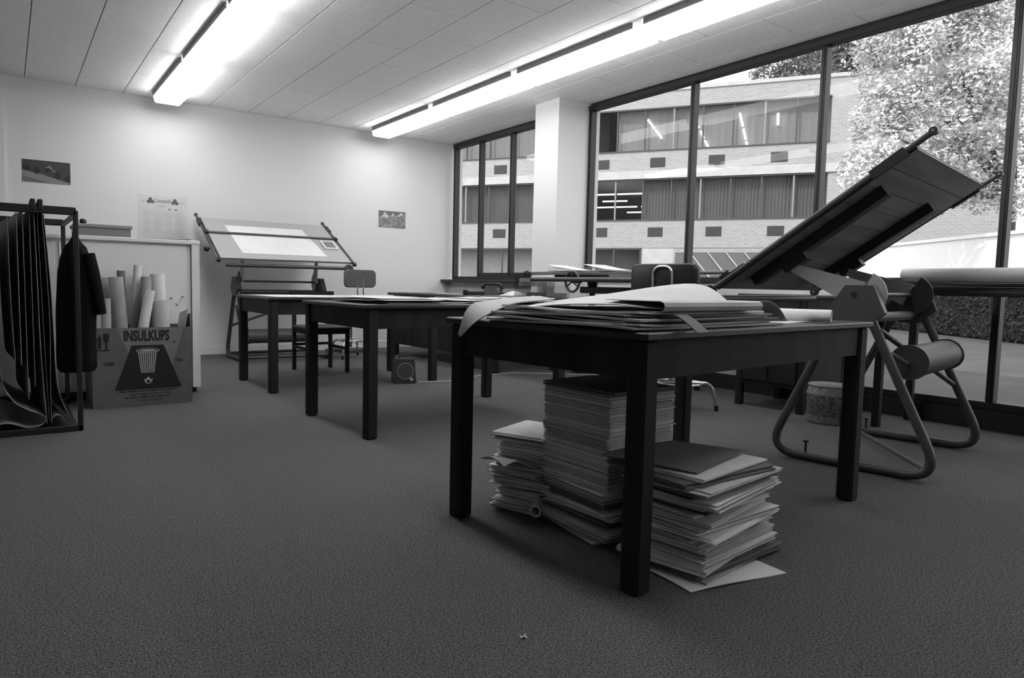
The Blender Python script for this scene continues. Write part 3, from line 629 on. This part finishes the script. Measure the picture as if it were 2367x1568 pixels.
# ================================================================= SHEETS ON THE TABLES
def on_table(P, R, x, y): return (P[0]+cos(R)*x-sin(R)*y, P[1]+sin(R)*x+cos(R)*y)
def tsheet(P, R, x, y, a, b, rz, z, m, label, wav=.003, name='loose_sheet', group=None, seed=0, nu=10, nv=10, edge=0, t_=.0012):
    q = on_table(P, R, x, y); rnd = random.Random(seed); ph1, ph2 = rnd.random()*6, rnd.random()*6
    def f(u, v):
        return (a*(u-.5), b*(v-.5), wav*(1+sin(5*u+ph1)*cos(4*v+ph2))+edge*max(0, abs(2*u-1)-.7)**2*8*(.5+.5*sin(3*v+ph1)))
    o = MB().sheet(f, nu, nv, t_).build(name, m, smooth=True, loc=(q[0], q[1], z), rot=R+rz)
    return tag(o, label, 'paper', group)
g2 = 'loose sheets on the middle table'
random.seed(11)
for i in range(26):
    a, b = random.choice(((.42, .59), (.3, .42), (.59, .84), (.21, .3)))
    if a > .5: b = .75; a = .55
    x, y = .30+1.08*random.random(), .30+.30*random.random()
    mm_ = random.choice((M_PAPER, M_PAPER, M_PAPER2, M_PRINT)); nm_ = {M_PAPER: 'white ', M_PAPER2: 'cream ', M_PRINT: 'printed '}[mm_]+('small' if a < .25 else 'large' if a > .5 else 'medium')
    tsheet(T2P, T2R, max(a/2-.02, min(x, 1.5-a/2)), max(.36, min(y, .52)) if b > .5 else y, a, b, random.uniform(-.12, .12), .7515+.0011*i, mm_, nm_+' sheet spread loosely on the middle dark table', .0006, group=g2+', '+nm_, seed=i, edge=.004 if i > 8 else 0)
tsheet(T2P, T2R, 1.22, .20, .52, .24, .05, .783, M_PAPER, 'white sheet with a lifted corner on the middle dark table', .004, edge=.03, seed=5)
tsheet(T3P, T3R, .55, .45, .95, .72, 0, .7455, M_PAPER, 'large flat white sheet on the table nearest the end wall', .001, seed=40)
tsheet(T3P, T3R, 1.15, .50, .5, .6, .08, .749, M_PAPER2, 'cream sheet overlapping the large flat sheet', .002, seed=41)

# ---- pile on the near table
def bundle(w_, d_, n, th, seed, jit=.006, sag=0.0, curl=0):
    rnd = random.Random(seed); mb = MB(); z = 0; nx = 4
    for i in range(n):
        h_ = th/n; dx, dy = rnd.uniform(-jit, jit), rnd.uniform(-jit, jit); ww, dd = w_*(1+rnd.uniform(-.02, .02)), d_*(1+rnd.uniform(-.02, .02)); k = rnd.uniform(.3, 1)
        rings = []
        for j in range(nx+1):
            u = j/nx*2-1; s_ = -sag*k*abs(u)**3+curl*k*max(0, u)**2
            x = dx+ww*u/2; g = h_*.42
            rings.append([(x, dy-dd/2, z+s_+h_/2-g), (x, dy+dd/2, z+s_+h_/2-g), (x, dy+dd/2, z+s_+h_/2+g), (x, dy-dd/2, z+s_+h_/2+g)])
        mb.loft(rings); z += h_
    return mb
def stack(x, y, rz, specs, label, group, z0=.002, seed=0, drift=.012, mats=(M_BRIGHT2, M_BRIGHT2, M_BRIGHT3, M_BRIGHT), w_=.23, d_=.34):
    rnd = random.Random(seed); z = z0; bundles = []
    for i, (th, sw) in enumerate(specs):
        m_ = rnd.choice(mats); n = max(2, int(th/.0035))
        o = bundle(w_*sw, d_*sw, n, th, seed*100+i, jit=.004+drift*.3, sag=th*.12*drift*40*.3).build('paper_bundle', m_, loc=(x+rnd.uniform(-drift, drift), y+rnd.uniform(-drift, drift), z), rot=rz+rnd.uniform(-drift, drift)*6)
        cn = {M_BRIGHT: 'white ', M_BRIGHT2: 'cream ', M_BRIGHT3: 'grey ', M_CARD: 'dark-covered '}[m_]
        tag(o, cn+label, 'paper bundle', group+', '+cn.strip()); z += th
    return z
# sheets piled on the heaped table
g1 = 'drawings heaped on the near table'
zt = .7515
pile = [(.40, .34, .84, .62, .00, M_PAPER2, 'wide cream drawing at the bottom of the heap'), (.38, .33, .80, .58, .05, M_PRINT, 'printed drawing low in the heap, turned askew'),
        (.42, .34, .84, .56, -.04, M_CARD, 'dark folder sandwiched low in the heap'), (.37, .34, .76, .60, .04, M_PAPER2, 'cream drawing in the middle of the heap'),
        (.40, .33, .76, .54, -.06, M_PAPER3, 'grey folder near the top of the heap'), (.39, .34, .74, .56, .03, M_PAPER, 'white drawing near the top of the heap')]
for i, (x, y, a, b, rz, mm, lb) in enumerate(pile):
    q = on_table(T1P, T1R, x, y)
    def f(u, v, a=a, b=b, i=i):
        e = max(0, .25-u)/.25
        return (a*(u-.5), b*(v-.5), .0006*(1+sin(4*u+i)*cos(5*v+2*i))+.003*e*e*(1+sin(6*v+i*1.7)))
    tag(MB().sheet(f, 14, 14, .0065).build('drawing_bundle', mm, smooth=True, loc=(q[0], q[1], zt+.007), rot=T1R+rz), 'folded bundle: '+lb, 'drawing', g1); zt += .0082
# big top sheet, humped; surfaces through control rows given in table coordinates
def cat(p, t):
    n = len(p)-1; i = min(int(t*n), n-1); t = t*n-i; a, b, c, d = p[max(i-1, 0)], p[i], p[i+1], p[min(i+2, n)]
    return [.5*((2*b[j])+(-a[j]+c[j])*t+(2*a[j]-5*b[j]+4*c[j]-d[j])*t*t+(-a[j]+3*b[j]-3*c[j]+d[j])*t**3) for j in range(3)]
def surf(rows):
    def f(u, v):
        q = cat([cat(r, u) for r in rows], v); return (*on_table(T1P, T1R, q[0], q[1]), q[2])
    return f
tag(MB().sheet(surf([[(.03, .14, .824), (.17, .045, .812), (.45, .03, .812), (.79, .17, .795)], [(.06, .38, .815), (.30, .31, .850), (.59, .24, .890), (.75, .27, .838)], [(.08, .62, .792), (.35, .62, .825), (.60, .55, .835), (.80, .48, .80)]]), 30, 24, .003).build('drawing_sheet', M_PAPER, smooth=True), 'big pale sheet humped over the heap of drawings', 'drawing', g1)
def droop(u, v):
    q = cat([cat(r, u) for r in ([(1.62, 1.86, .822), (1.50, 1.93, .806), (1.42, 1.934, .782), (1.345, 1.955, .742), (1.325, 2.02, .685)], [(1.85, 2.22, .825), (1.70, 2.17, .822), (1.45, 2.05, .81), (1.35, 2.015, .787), (1.32, 2.03, .695)])], v); return q
tag(MB().sheet(droop, 20, 8, .004).build('drawing_sheet', M_PRINT, smooth=True), 'printed drawing drooping over the table corner', 'drawing', g1)
# folded pair lying at the near edge, bent strip
def fold(u, v):
    a = u*2*pi*.55; x = .10+.55*v; 
    if u < .5: return (*on_table(T1P, T1R, x, .03+.20*(.5-u)*2), .835-.0*u)
    k = (u-.5)*2; ang = min(1, k*3)*pi; yy = .03-.016*sin(ang)+(.2*max(0, k-.33)); return (*on_table(T1P, T1R, x, yy), .835-.016*(1-cos(ang)))
tag(MB().sheet(fold, 24, 8, .002).build('folded_sheet', M_PAPER2, smooth=True), 'cream sheet folded under itself at the table edge', 'drawing', g1)
def strip(u, v):
    s_ = u; return (*on_table(T1P, T1R, .13+.06*v+.02*s_, .10-.16*s_), .785+.012*sin(pi*s_)-.05*max(0, s_-.55)**1.3*2)
tag(MB().sheet(strip, 14, 3, .003).build('paper_strip', M_CARD, smooth=True), 'dark bent strip sticking out of the heap over the edge', 'paper')
def flapf(u, v): return (*on_table(T1P, T1R, .80+.16*u, .08+.42*v), .835-.075*u**2*1.0-.004*sin(6*v))
tag(MB().sheet(flapf, 10, 10, .002).build('drawing_sheet', M_PAPER2, smooth=True), 'cream sheet curving down at the end of the heap', 'drawing', g1)
tsheet(T1P, T1R, 1.08, .30, .36, .42, .12, .7515, M_PAPER, 'flat white sheet on the bare end of the heaped table', .0006, seed=60)
a_, b_ = on_table(T1P, T1R, 1.06, .50), on_table(T1P, T1R, 1.19, .02)
roll('paper_roll', (*a_, .7775), (*b_, .7775), .0235, M_BRIGHT, 'pale paper roll lying on the heaped table beside the folders')
a_, b_ = on_table(T1P, T1R, 1.20, .62), on_table(T1P, T1R, 1.26, .28)
roll('paper_roll', (*a_, .770), (*b_, .770), .0165, M_PAPER2, 'thinner paper roll with a frayed end on the heaped table')
# bits on the flat drafting table
for i, (x, y, rz, lb) in enumerate(((4.10, 4.62, .1, 'open paper folder springing up on the flat drafting table, farther from the chair'), (4.12, 4.20, -.05, 'open paper folder springing up on the flat drafting table, nearer the chair'))):
    f_ = thing('paper_folder', lb, 'folder', (x, y, 1.009), rz, 'folders on the flat board')
    MB().sheet(lambda u, v: (.25*v, -.36*u+.18, .004), 4, 4, .008).build('back_leaf', M_PAPER3, f_)
    MB().sheet(lambda u, v: (.25*v, -.36*u+.18, .008+.05*(1-u)**1.3), 8, 4, .003).build('front_leaf', M_PAPER, f_, True)
    for k in range(2): MB().sheet(lambda u, v: (.25*v, -.35*u+.175, .006+(.012+.014*k)*(1-u)), 4, 4, .002).build('inner_leaf', M_PAPER2, f_)

# ================================================================= PAPER STACKS UNDER THE NEAR TABLE
random.seed(21)
specs = [(random.uniform(.012, .03), random.uniform(.97, 1.06)) for _ in range(9)]
z1 = stack(1.795, 1.745, -.06+pi/2, specs, 'uneven bundle low in the tallest paper stack under the table', 'lower bundles of the tall stack', seed=1, drift=.02, w_=.33, d_=.33, mats=(M_BRIGHT2, M_BRIGHT3, M_BRIGHT2, M_CARD))
specs = []; zz = z1
while zz < .50: h_ = random.uniform(.008, .024); specs.append((h_, random.uniform(.99, 1.01))); zz += h_
zt_ = stack(1.80, 1.755, .03+pi/2, specs, 'neat bundle in the upper part of the tallest paper stack', 'upper bundles of the tall stack', z0=z1, seed=2, drift=.003, w_=.32, d_=.335, mats=(M_BRIGHT2, M_BRIGHT2, M_BRIGHT3))
tag(bundle(.33, .35, 3, .016, 77, .002, sag=.006).build('paper_bundle', M_CARD, loc=(1.80, 1.755, zt_+.002), rot=.03), 'dark-covered bundle topping the tallest paper stack', 'paper bundle')
specs = [(random.uniform(.012, .030), random.uniform(.88, 1.14)) for _ in range(15)]
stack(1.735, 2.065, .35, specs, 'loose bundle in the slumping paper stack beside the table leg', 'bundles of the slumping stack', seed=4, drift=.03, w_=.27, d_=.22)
specs = [(random.uniform(.010, .024), random.uniform(.93, 1.10)) for _ in range(17)]
z3 = stack(1.86, 1.385, .10, specs, 'bundle in the broad paper stack next to the tallest one', 'bundles of the broad stack', seed=6, drift=.02, w_=.42, d_=.27, z0=.012, mats=(M_BRIGHT2, M_BRIGHT3, M_BRIGHT2, M_BRIGHT, M_CARD))
tag(MB().sheet(lambda u, v: (1.70+.36*u-.10*v, 1.28+.30*v+.08*u, z3+.006+.008*sin(2*u+v)), 8, 6, .003).build('card_folder', M_CARD, smooth=True), 'flat dark card folder on top of the broad paper stack', 'folder')
tag(MB().sheet(lambda u, v: (1.59+.37*u+.02*v, 1.20-.07*u+.22*v+.16*u*v, .002+.003*(1+sin(5*u+3*v))), 12, 8, .003).build('loose_sheet', M_PAPER, smooth=True), 'large white sheet spread on the carpet under the broad stack', 'paper')
tag(MB().sheet(lambda u, v: (1.66+.30*u, 1.20+.16*v+.05*u, .011+.003*sin(6*u)), 8, 6, .005).build('loose_sheet', M_PAPER2, smooth=True), 'folded cream sheet on the large white one on the carpet', 'paper')
roll('paper_roll', (1.575, 1.885, .045), (1.72, 1.99, .045), .022, M_PAPER, 'short white tube poking out between the paper stacks')
tag(MB().sheet(lambda u, v: (1.50+.16*u, 1.98+.16*v-.05*u, .20+.02*sin(5*u+3*v)+.05*u*v), 10, 10, .004).build('crumpled_envelope', M_PAPER2, smooth=True), 'crumpled envelope sliding off the slumping paper stack', 'envelope')
for i, (x, y, s_) in enumerate(((1.02, 1.26, .02), (2.88, .62, .012))):
    tag(MB().sheet(lambda u, v: (s_*u, s_*v*.6, .003+.004*sin(5*u+2*v)), 4, 4, .001).build('paper_scrap', M_PAPER, loc=(x, y, .002)), ('tiny white paper scrap on the open carpet before the heaped table', 'tiny white paper scrap on the carpet beyond the heaped table leg')[i], 'scrap')

# ================================================================= RIGHT-HAND THINGS
cbn = thing('wooden_cabinet', 'dark wooden cabinet on short legs under the long window', 'cabinet', (4.58, 2.60, 0))
MB().box(0, .56, 0, .53, .17, .82).build('body', M_WOOD, cbn); MB().bbox(-.015, .575, -.015, .545, .82, .845, .005).build('cabinet_top', M_WOOD2, cbn)
for x in (-.005, .515):
    for y in (-.005, .485): MB().bbox(x, x+.05, y, y+.05, 0, .82, .005).build('leg', M_WOOD, cbn)
for y in (.05, .275): 
    d_ = MB().bbox(-.012, 0, y, y+.205, .2, .80, .004).build('door', M_WOOD, cbn); MB().tube([(-.012, y+.10, .55), (-.03, y+.10, .55)], .01, 10).build('knob', M_BLACK, d_, True)
bk = thing('wicker_basket', 'small round wicker basket with a pale rim on the carpet', 'basket', (4.50, 2.37, 0))
MB().lathe([(.115, .0), (.128, .05), (.133, .12), (.135, .19), (.12, .245)], 32).build('body', M_WICK, bk, True)
for r1, r2, z, z2 in ((.137, .120, .19, .245), (.121, .130, .004, .05)): MB().lathe([(r1-.004, z), (r1, z+.001), (r2+.002, z2), (r2-.004, z2+.001)], 32).build('band', M_WICK2, bk, True)
MB().lathe([(.119, .246), (.122, .252), (.115, .258), (.03, .262)], 32).build('lid', M_WICK2, bk, True)
m = MB(); m.tube([(.122*cos(a), .122*sin(a), .250) for a in [2*pi*k/32 for k in range(33)]], .007, 8, cap=False); m.build('rim', M_PAPER3, bk, True)
sb_ = thing('side_table', 'low dark side table holding a thick white roll by the glazed panels', 'table', (4.62, 1.15, 0))
MB().bbox(0, .5, 0, 1.0, .86, .885, .004).build('table_top', M_WOOD2, sb_)
for x in (0, .455):
    for y in (0, .955): MB().bbox(x, x+.045, y, y+.045, 0, .86, .004).build('leg', M_WOOD, sb_)
for i in range(5):
    tag(MB().sheet(lambda u, v: (.44*u, .88*v, .003+.004*sin(5*v+i)*u), 6, 8, .005).build('drawing_bundle', (M_PAPER3, M_CARD, M_PAPER2, M_CARD, M_PAPER3)[i], smooth=True, loc=(4.63, 1.18+.01*i, .892+.011*i), rot=.02*(i-2)), 'folded drawing under the thick white roll by the glazed panels', 'drawing', 'drawings on the side table')
roll('paper_roll', (4.84, 1.15, .99), (4.90, 2.13, .99), .044, M_PAPER, 'thick white paper roll on the folded drawings by the glazed panels')
# white rolls standing in a bin under the flat board
bn = thing('waste_bin', 'dark round bin of white rolls under the flat drafting table', 'bin', (4.84, 5.10, 0))
MB().lathe([(.10, 0), (.115, .01), (.135, .26), (.130, .26), (.11, .015)], 20).build('body', M_BLACK, bn, True)
for i, (x, y, dx, dy) in enumerate(((4.61, 4.42, -.01, .01), (4.72, 4.40, .01, 0), (4.66, 4.29, 0, -.01))):
    roll('paper_roll', (x, y, .004), (x+dx, y+dy, .60), .048, M_PAPER, 'white paper roll standing on end below the flat drafting table', None, 'rolls under the flat board')
# paper piles along the wall
for i, (x, y, n, lb) in enumerate(((3.55, 7.95, 4, 'paper bundle in the low pile behind the grey typist chair'), (4.95, 7.3, 4, 'paper bundle in the low pile below the short window'), (4.95, 6.75, 5, 'paper bundle in the low pile between desk and column'))):
    rnd = random.Random(50+i); z = .002
    for k in range(n):
        h_ = rnd.uniform(.01, .03); tag(bundle(.3, .4, 5, h_, 300+i*10+k, .01).build('paper_bundle', rnd.choice((M_PAPER2, M_PAPER3)), loc=(x+rnd.uniform(-.02, .02), y+rnd.uniform(-.02, .02), z), rot=rnd.uniform(-.2, .2)), lb, 'paper bundle', lb); z += h_

# ================================================================= OUTSIDE
tag(MB().box(XW+.16, 17, -40, 60, -.5, .1).build('paved_ground', M_PAVE), 'paved ground outside the windows', 'ground', kind='structure')
tag(MB().box(17, 120, -80, 120, -.5, .09).build('asphalt_ground', M_ASPH), 'dark asphalt beyond the paving outside', 'ground', kind='structure')
A_, B_ = Vector((18.6, 9.6, 0)), Vector((14.6, 4.2, 0)); d_ = (B_-A_).normalized(); nn = Vector((-d_.y, d_.x, 0))
gw = thing('garden_wall', 'sunlit white garden wall outside below the bright tree', 'wall', tuple(A_), atan2(d_.y, d_.x))
MB().box(0, 12, -.1, .1, -.2, 1.95).build('wall_body', mat('white_render', .85, .9, .1), gw); MB().bbox(-.02, 12, -.14, .14, 1.95, 2.02, .01).build('coping', MATS['white_render'], gw)

hd = thing('low_hedge', 'low dark clipped hedge outside before the white garden wall', 'hedge', tuple(A_), atan2(d_.y, d_.x))
MB().bbox(-1, 12, -.95, -.35, .1, .88, .05).build('hedge_core', mat('hedge_dark', .02, .9, .1), hd)
rnd = random.Random(9); vs_, fs_ = [], []
for _ in range(9000):
    top = rnd.random() < .4; p = Vector((rnd.uniform(-1, 12), rnd.uniform(-.98, -.35) if top else -.96, .89 if top else rnd.uniform(.12, .9)))
    a = Vector((rnd.gauss(0, 1), rnd.gauss(0, 1), rnd.gauss(0, 1))).normalized()*.035; b = a.cross(Vector((rnd.gauss(0, 1), rnd.gauss(0, 1), rnd.gauss(0, 1)))).normalized()*.018
    i = len(vs_); vs_ += [tuple(p-a), tuple(p+b), tuple(p+a), tuple(p-b)]; fs_.append((i, i+1, i+2, i+3))
mb = MB(); mb.v, mb.f = vs_, fs_; hl = mb.build('hedge_leaves', mat('hedge_leaf', .035, .8, .2), hd); hl['kind'] = 'stuff'
fb = thing('office_building', 'three-storey pale brick office building seen through the windows', 'building', (25.44, 18.83, 0), atan2(-.833, .553))
# local: +x along the facade to the right, +y away from us
S0, S1, SE = -22.0, 10.5, 4.32
def fbx(name, x0, x1, y0, y1, z0, z1, m): return MB().box(x0, x1, y0, y1, z0, z1).build(name, m, fb)
for nm, z0, z1 in (('brick_band', 2.68, 3.93), ('brick_band', 6.12, 7.0), ('brick_band', 8.86, 9.68)): fbx(nm, S0, S1, 0, .3, z0, z1, M_BRICK)
fbx('concrete_band', S0, S1, -.06, .3, 5.76, 6.12, M_CONC); fbx('coping', S0, S1, -.05, .35, 9.55, 9.70, M_CONC)
fbx('brick_pier', SE, S1, 0, .3, 3.93, 5.76, M_BRICK); fbx('brick_pier', SE, S1, 0, .3, 7.0, 8.86, M_BRICK)
fbx('ground_wall', -1.7, S1, 0.02, .3, -.2, 2.68, M_BRICK); fbx('ground_wall', -3.1, -1.7, .02, .3, -.2, 2.68, M_CONC)
fbx('grey_bay', -1.6, 2.6, -.02, .02, .6, 2.48, mat('bay_grey', .11, .6, .3))  # bay panel in one flat grey
for k in range(4): MB().prism([(-1.0+.75*k, 2.46), (-.94+.75*k, 2.46), (.0+.75*k, 1.3), (-.08+.75*k, 1.3)], .05, lambda a, b, c: (a, -.02-c, b)).build('bay_bar', M_CONC, fb)
fbx('roof_slab', S0, S1, .3, 9, 9.2, 9.4, M_CONC); fbx('rear_wall', S0, S1, 8.8, 9, -.2, 9.3, M_CURT)
for z in (2.7, 5.9): fbx('floor_slab', S0, S1, .3, 8.8, z, z+.15, M_CURT)
fbx('side_wall', S1-.3, S1, .3, 9, -.2, 9.3, M_BRICK); fbx('side_wall', S0, S0+.3, .3, 9, -.2, 9.3, M_BRICK)
vm = MB(); vm.box(-.33, .33, -.012, .03, -.21, .21)
v0 = vm.build('vent', M_VENT, fb); vme = v0.data; bpy.data.objects.remove(v0)
sl_ = MB(); [sl_.box(-.31, .31, -.03, -.012, -.18+.06*k, -.155+.06*k) for k in range(7)]
s0_ = sl_.build('louvre', M_VENT, fb); slm = s0_.data; bpy.data.objects.remove(s0_)
for zc in (6.46, 3.385):
    for k in range(-5, 2):
        v = inst('vent', vme, fb, (-.035+2.485*k, 0, zc)); inst('louvre', slm, v)
P_ = 1.237
def curtain(x0, x1, z0, z1, y, m, amp=.05, n=10):
    q = MB(); N = n*4
    q.loft([[(x0+(x1-x0)*i/N, y+amp*sin(i*pi/2)+.0, z) for z in (z0, z1)] for i in range(N+1)], cap=False, closed=False); return q.build('curtain', m, fb, True)
for storey, (z0, z1) in enumerate(((3.93, 5.76), (7.0, 8.86))):
    fbx('window_sill', S0, SE, -.04, .1, z0-.03, z0+.02, M_VENT); fbx('window_head', S0, SE, -.02, .1, z1-.07, z1, M_VENT)
    k = 0
    for j in range(-17, 5):
        x = -.65+P_*j
        if x < S0 or x+P_ > SE+.3: continue
        x1 = min(x+P_, SE)
        fbx('mullion', x-.035, x+.035, .02, .10, z0, z1, M_VENT if (j+storey) % 3 else mat('mullion_grey', .2, .6, .3))
        fbx('pane', x+.035, x1-.035, .06, .066, z0+.02, z1-.07, M_GLASS2)
        mid = (x+x1)/2
        openb = (storey == 0 and -6.2 < mid < -2.6) or (storey == 1 and -7 < mid < -4.9)
        if not openb: curtain(x, x1, z0, z1, .35, (M_CURT2, M_CURT)[storey], .05 if storey == 0 else .02, 9 if storey == 0 else 4)
    fbx('mullion', SE-.05, SE, .02, .10, z0, z1, M_VENT)
for x0, x1, y, z in ((-6.2, -4.6, 1.2, 5.25), (-4.5, -3.3, 1.2, 5.25), (-3.2, -2.45, 1.2, 5.25), (-5.4, -4.2, 2.2, 5.05), (-6, -3.9, 3.4, 4.9), (-3.7, -2.5, 3.4, 4.9), (-4.6, -3.2, 4.6, 4.75)):
    fbx('strip_light', x0, x1, y, y+.12, z, z+.06, M_TUBE)
for a, b in (((-3.06, 8.42), (-2.75, 8.0)), ((-2.70, 7.93), (-2.42, 7.56)), ((-1.1, 8.42), (-.85, 7.92)), ((-.78, 7.78), (-.62, 7.45)), ((-.58, 7.36), (-.42, 7.06)), ((.81, 8.43), (.96, 7.86)), ((.98, 7.76), (1.1, 7.30)), ((1.11, 7.22), (1.17, 7.04)), ((2.32, 8.32), (2.34, 7.83))):
    # glowing tubes shaped as the sloping light streaks on the upper panes
    m = MB(); m.tube([(a[0], .22, a[1]), (b[0], .26, b[1])], .045, 8); m.build('strip_light', M_TUBE, fb)
fbx('room_shade_panel', -8, -4.85, .6, .8, 7.0, 8.86, M_DARK); fbx('room_back', -8, -2.4, 7.5, 7.7, 2.85, 5.9, M_DARK)  # dark slabs carry the shade of the open rooms in their colour
for x in (-6.8, -5.55, -4.34, -3.13): fbx('door_post', x-.04, x+.04, -.02, .1, -.2, 2.68, M_VENT)
for x in (-8.1, -6.8, -5.55, -4.34): fbx('pane', x+.04, x+1.17, .03, .036, -.2, 2.64, M_GLASS2)
fbx('ground_back', S0, -3.1, 1.2, 1.3, -.2, 2.7, M_CONC); fbx('ground_head', -22, -3.1, -.02, .1, 2.60, 2.68, M_VENT)
for j in range(10): fbx('ground_post', -21+1.24*j, -20.93+1.24*j, .0, .08, -.2, 2.6, M_VENT)

# trees
def tree(name, label, lobes, trunk, n, size, m, seed, aspect=.55, droop=0):
    rnd = random.Random(seed); t = thing(name, label, 'tree', (trunk[0], trunk[1], -.2))
    m1 = MB(); m1.tube([(0, 0, 0), (.05, .03, trunk[2]*.5), (0, .1, trunk[2])], trunk[3], 10, r1=trunk[3]*.4)
    for c, r in lobes: m1.tube([(0, 0, trunk[2]*.55), tuple((Vector(c)-Vector((trunk[0], trunk[1], -.2)))*.95)], trunk[3]*.4, 6, r1=trunk[3]*.12)
    m1.build('trunk', M_BARK, t, True)
    vs, fs = [], []; tot = sum(r[0]*r[1] for c, r in lobes)
    for c, r in lobes:
        for _ in range(int(n*r[0]*r[1]/tot)):
            d = Vector((rnd.gauss(0, 1), rnd.gauss(0, 1), rnd.gauss(0, 1))).normalized(); k = rnd.uniform(.55, 1)**.6*(1+.18*sin(5*d.x+7*d.z)*cos(6*d.y))
            p = Vector((c[0]-trunk[0]+d.x*r[0]*k, c[1]-trunk[1]+d.y*r[1]*k, c[2]+.2+d.z*r[2]*k))
            a = Vector((rnd.gauss(0, 1), rnd.gauss(0, 1), rnd.gauss(0, .6)-droop)).normalized(); b = a.cross(Vector((rnd.gauss(0, 1), rnd.gauss(0, 1), rnd.gauss(0, 1)))).normalized()
            s_ = size*rnd.uniform(.6, 1.3); i = len(vs); nrm = a.cross(b)
            vs += [p-a*s_, p+b*s_*aspect+nrm*s_*.15, p+a*s_, p-b*s_*aspect+nrm*s_*.15]; fs.append((i, i+1, i+2, i+3))
    mb = MB(); mb.v = [tuple(v) for v in vs]; mb.f = fs
    f_ = mb.build('foliage', m, t); f_['kind'] = 'stuff'
    return t
tree('leafy_tree', 'bright sunlit leafy tree outside the long window',
     [((14.1, 6.5, 5.45), (.8, .8, 1.0)), ((13.92, 6.45, 4.05), (.72, .72, .9)), ((13.1, 6.55, 3.1), (.42, .42, .4)), ((13.5, 6.45, 3.3), (.5, .5, .45)), ((15.4, 6.29, 6.33), (1.2, 1.2, 1.3)), ((15.2, 5.88, 4.54), (1.2, 1.2, 1.1)), ((14.3, 5.91, 2.95), (.8, .8, .6)), ((16.5, 5.45, 5.68), (1.4, 1.4, 1.6)), ((15.9, 5.05, 3.5), (1.1, 1.1, 1.1)), ((15.0, 6.66, 7.43), (1.2, 1.2, 1.2))],
     (16.9, 5.4, 5.5, .16), 42000, .05, M_LEAF, 5, .5, .3)
for i, (c, lb) in enumerate((((57.5, 30.3, 0), 'grey-green tree rising behind the roof, partly behind the bright tree'), ((48.6, 29.2, 0), 'feathery tree rising behind the brick parapet'), ((55.2, 23.5, 0), 'dense dark tree behind the bright tree'))):
    x, y = c[0], c[1]; h_ = (23.5, 20.0, 23)[i]
    tree('conifer_tree', lb, [((x, y, h_-1.5), (1.6, 1.6, 2.0)), ((x+.3, y-.3, h_-4), (2.4, 2.4, 2.2)), ((x, y+.5, h_-6.5), (3.0, 3.0, 2.4)), ((x-1.5, y+1.5, h_-3.5), (1.4, 1.4, 1.2))], (x, y, h_-2, .25), 12000, .17, M_PINE, 30+i, .35)
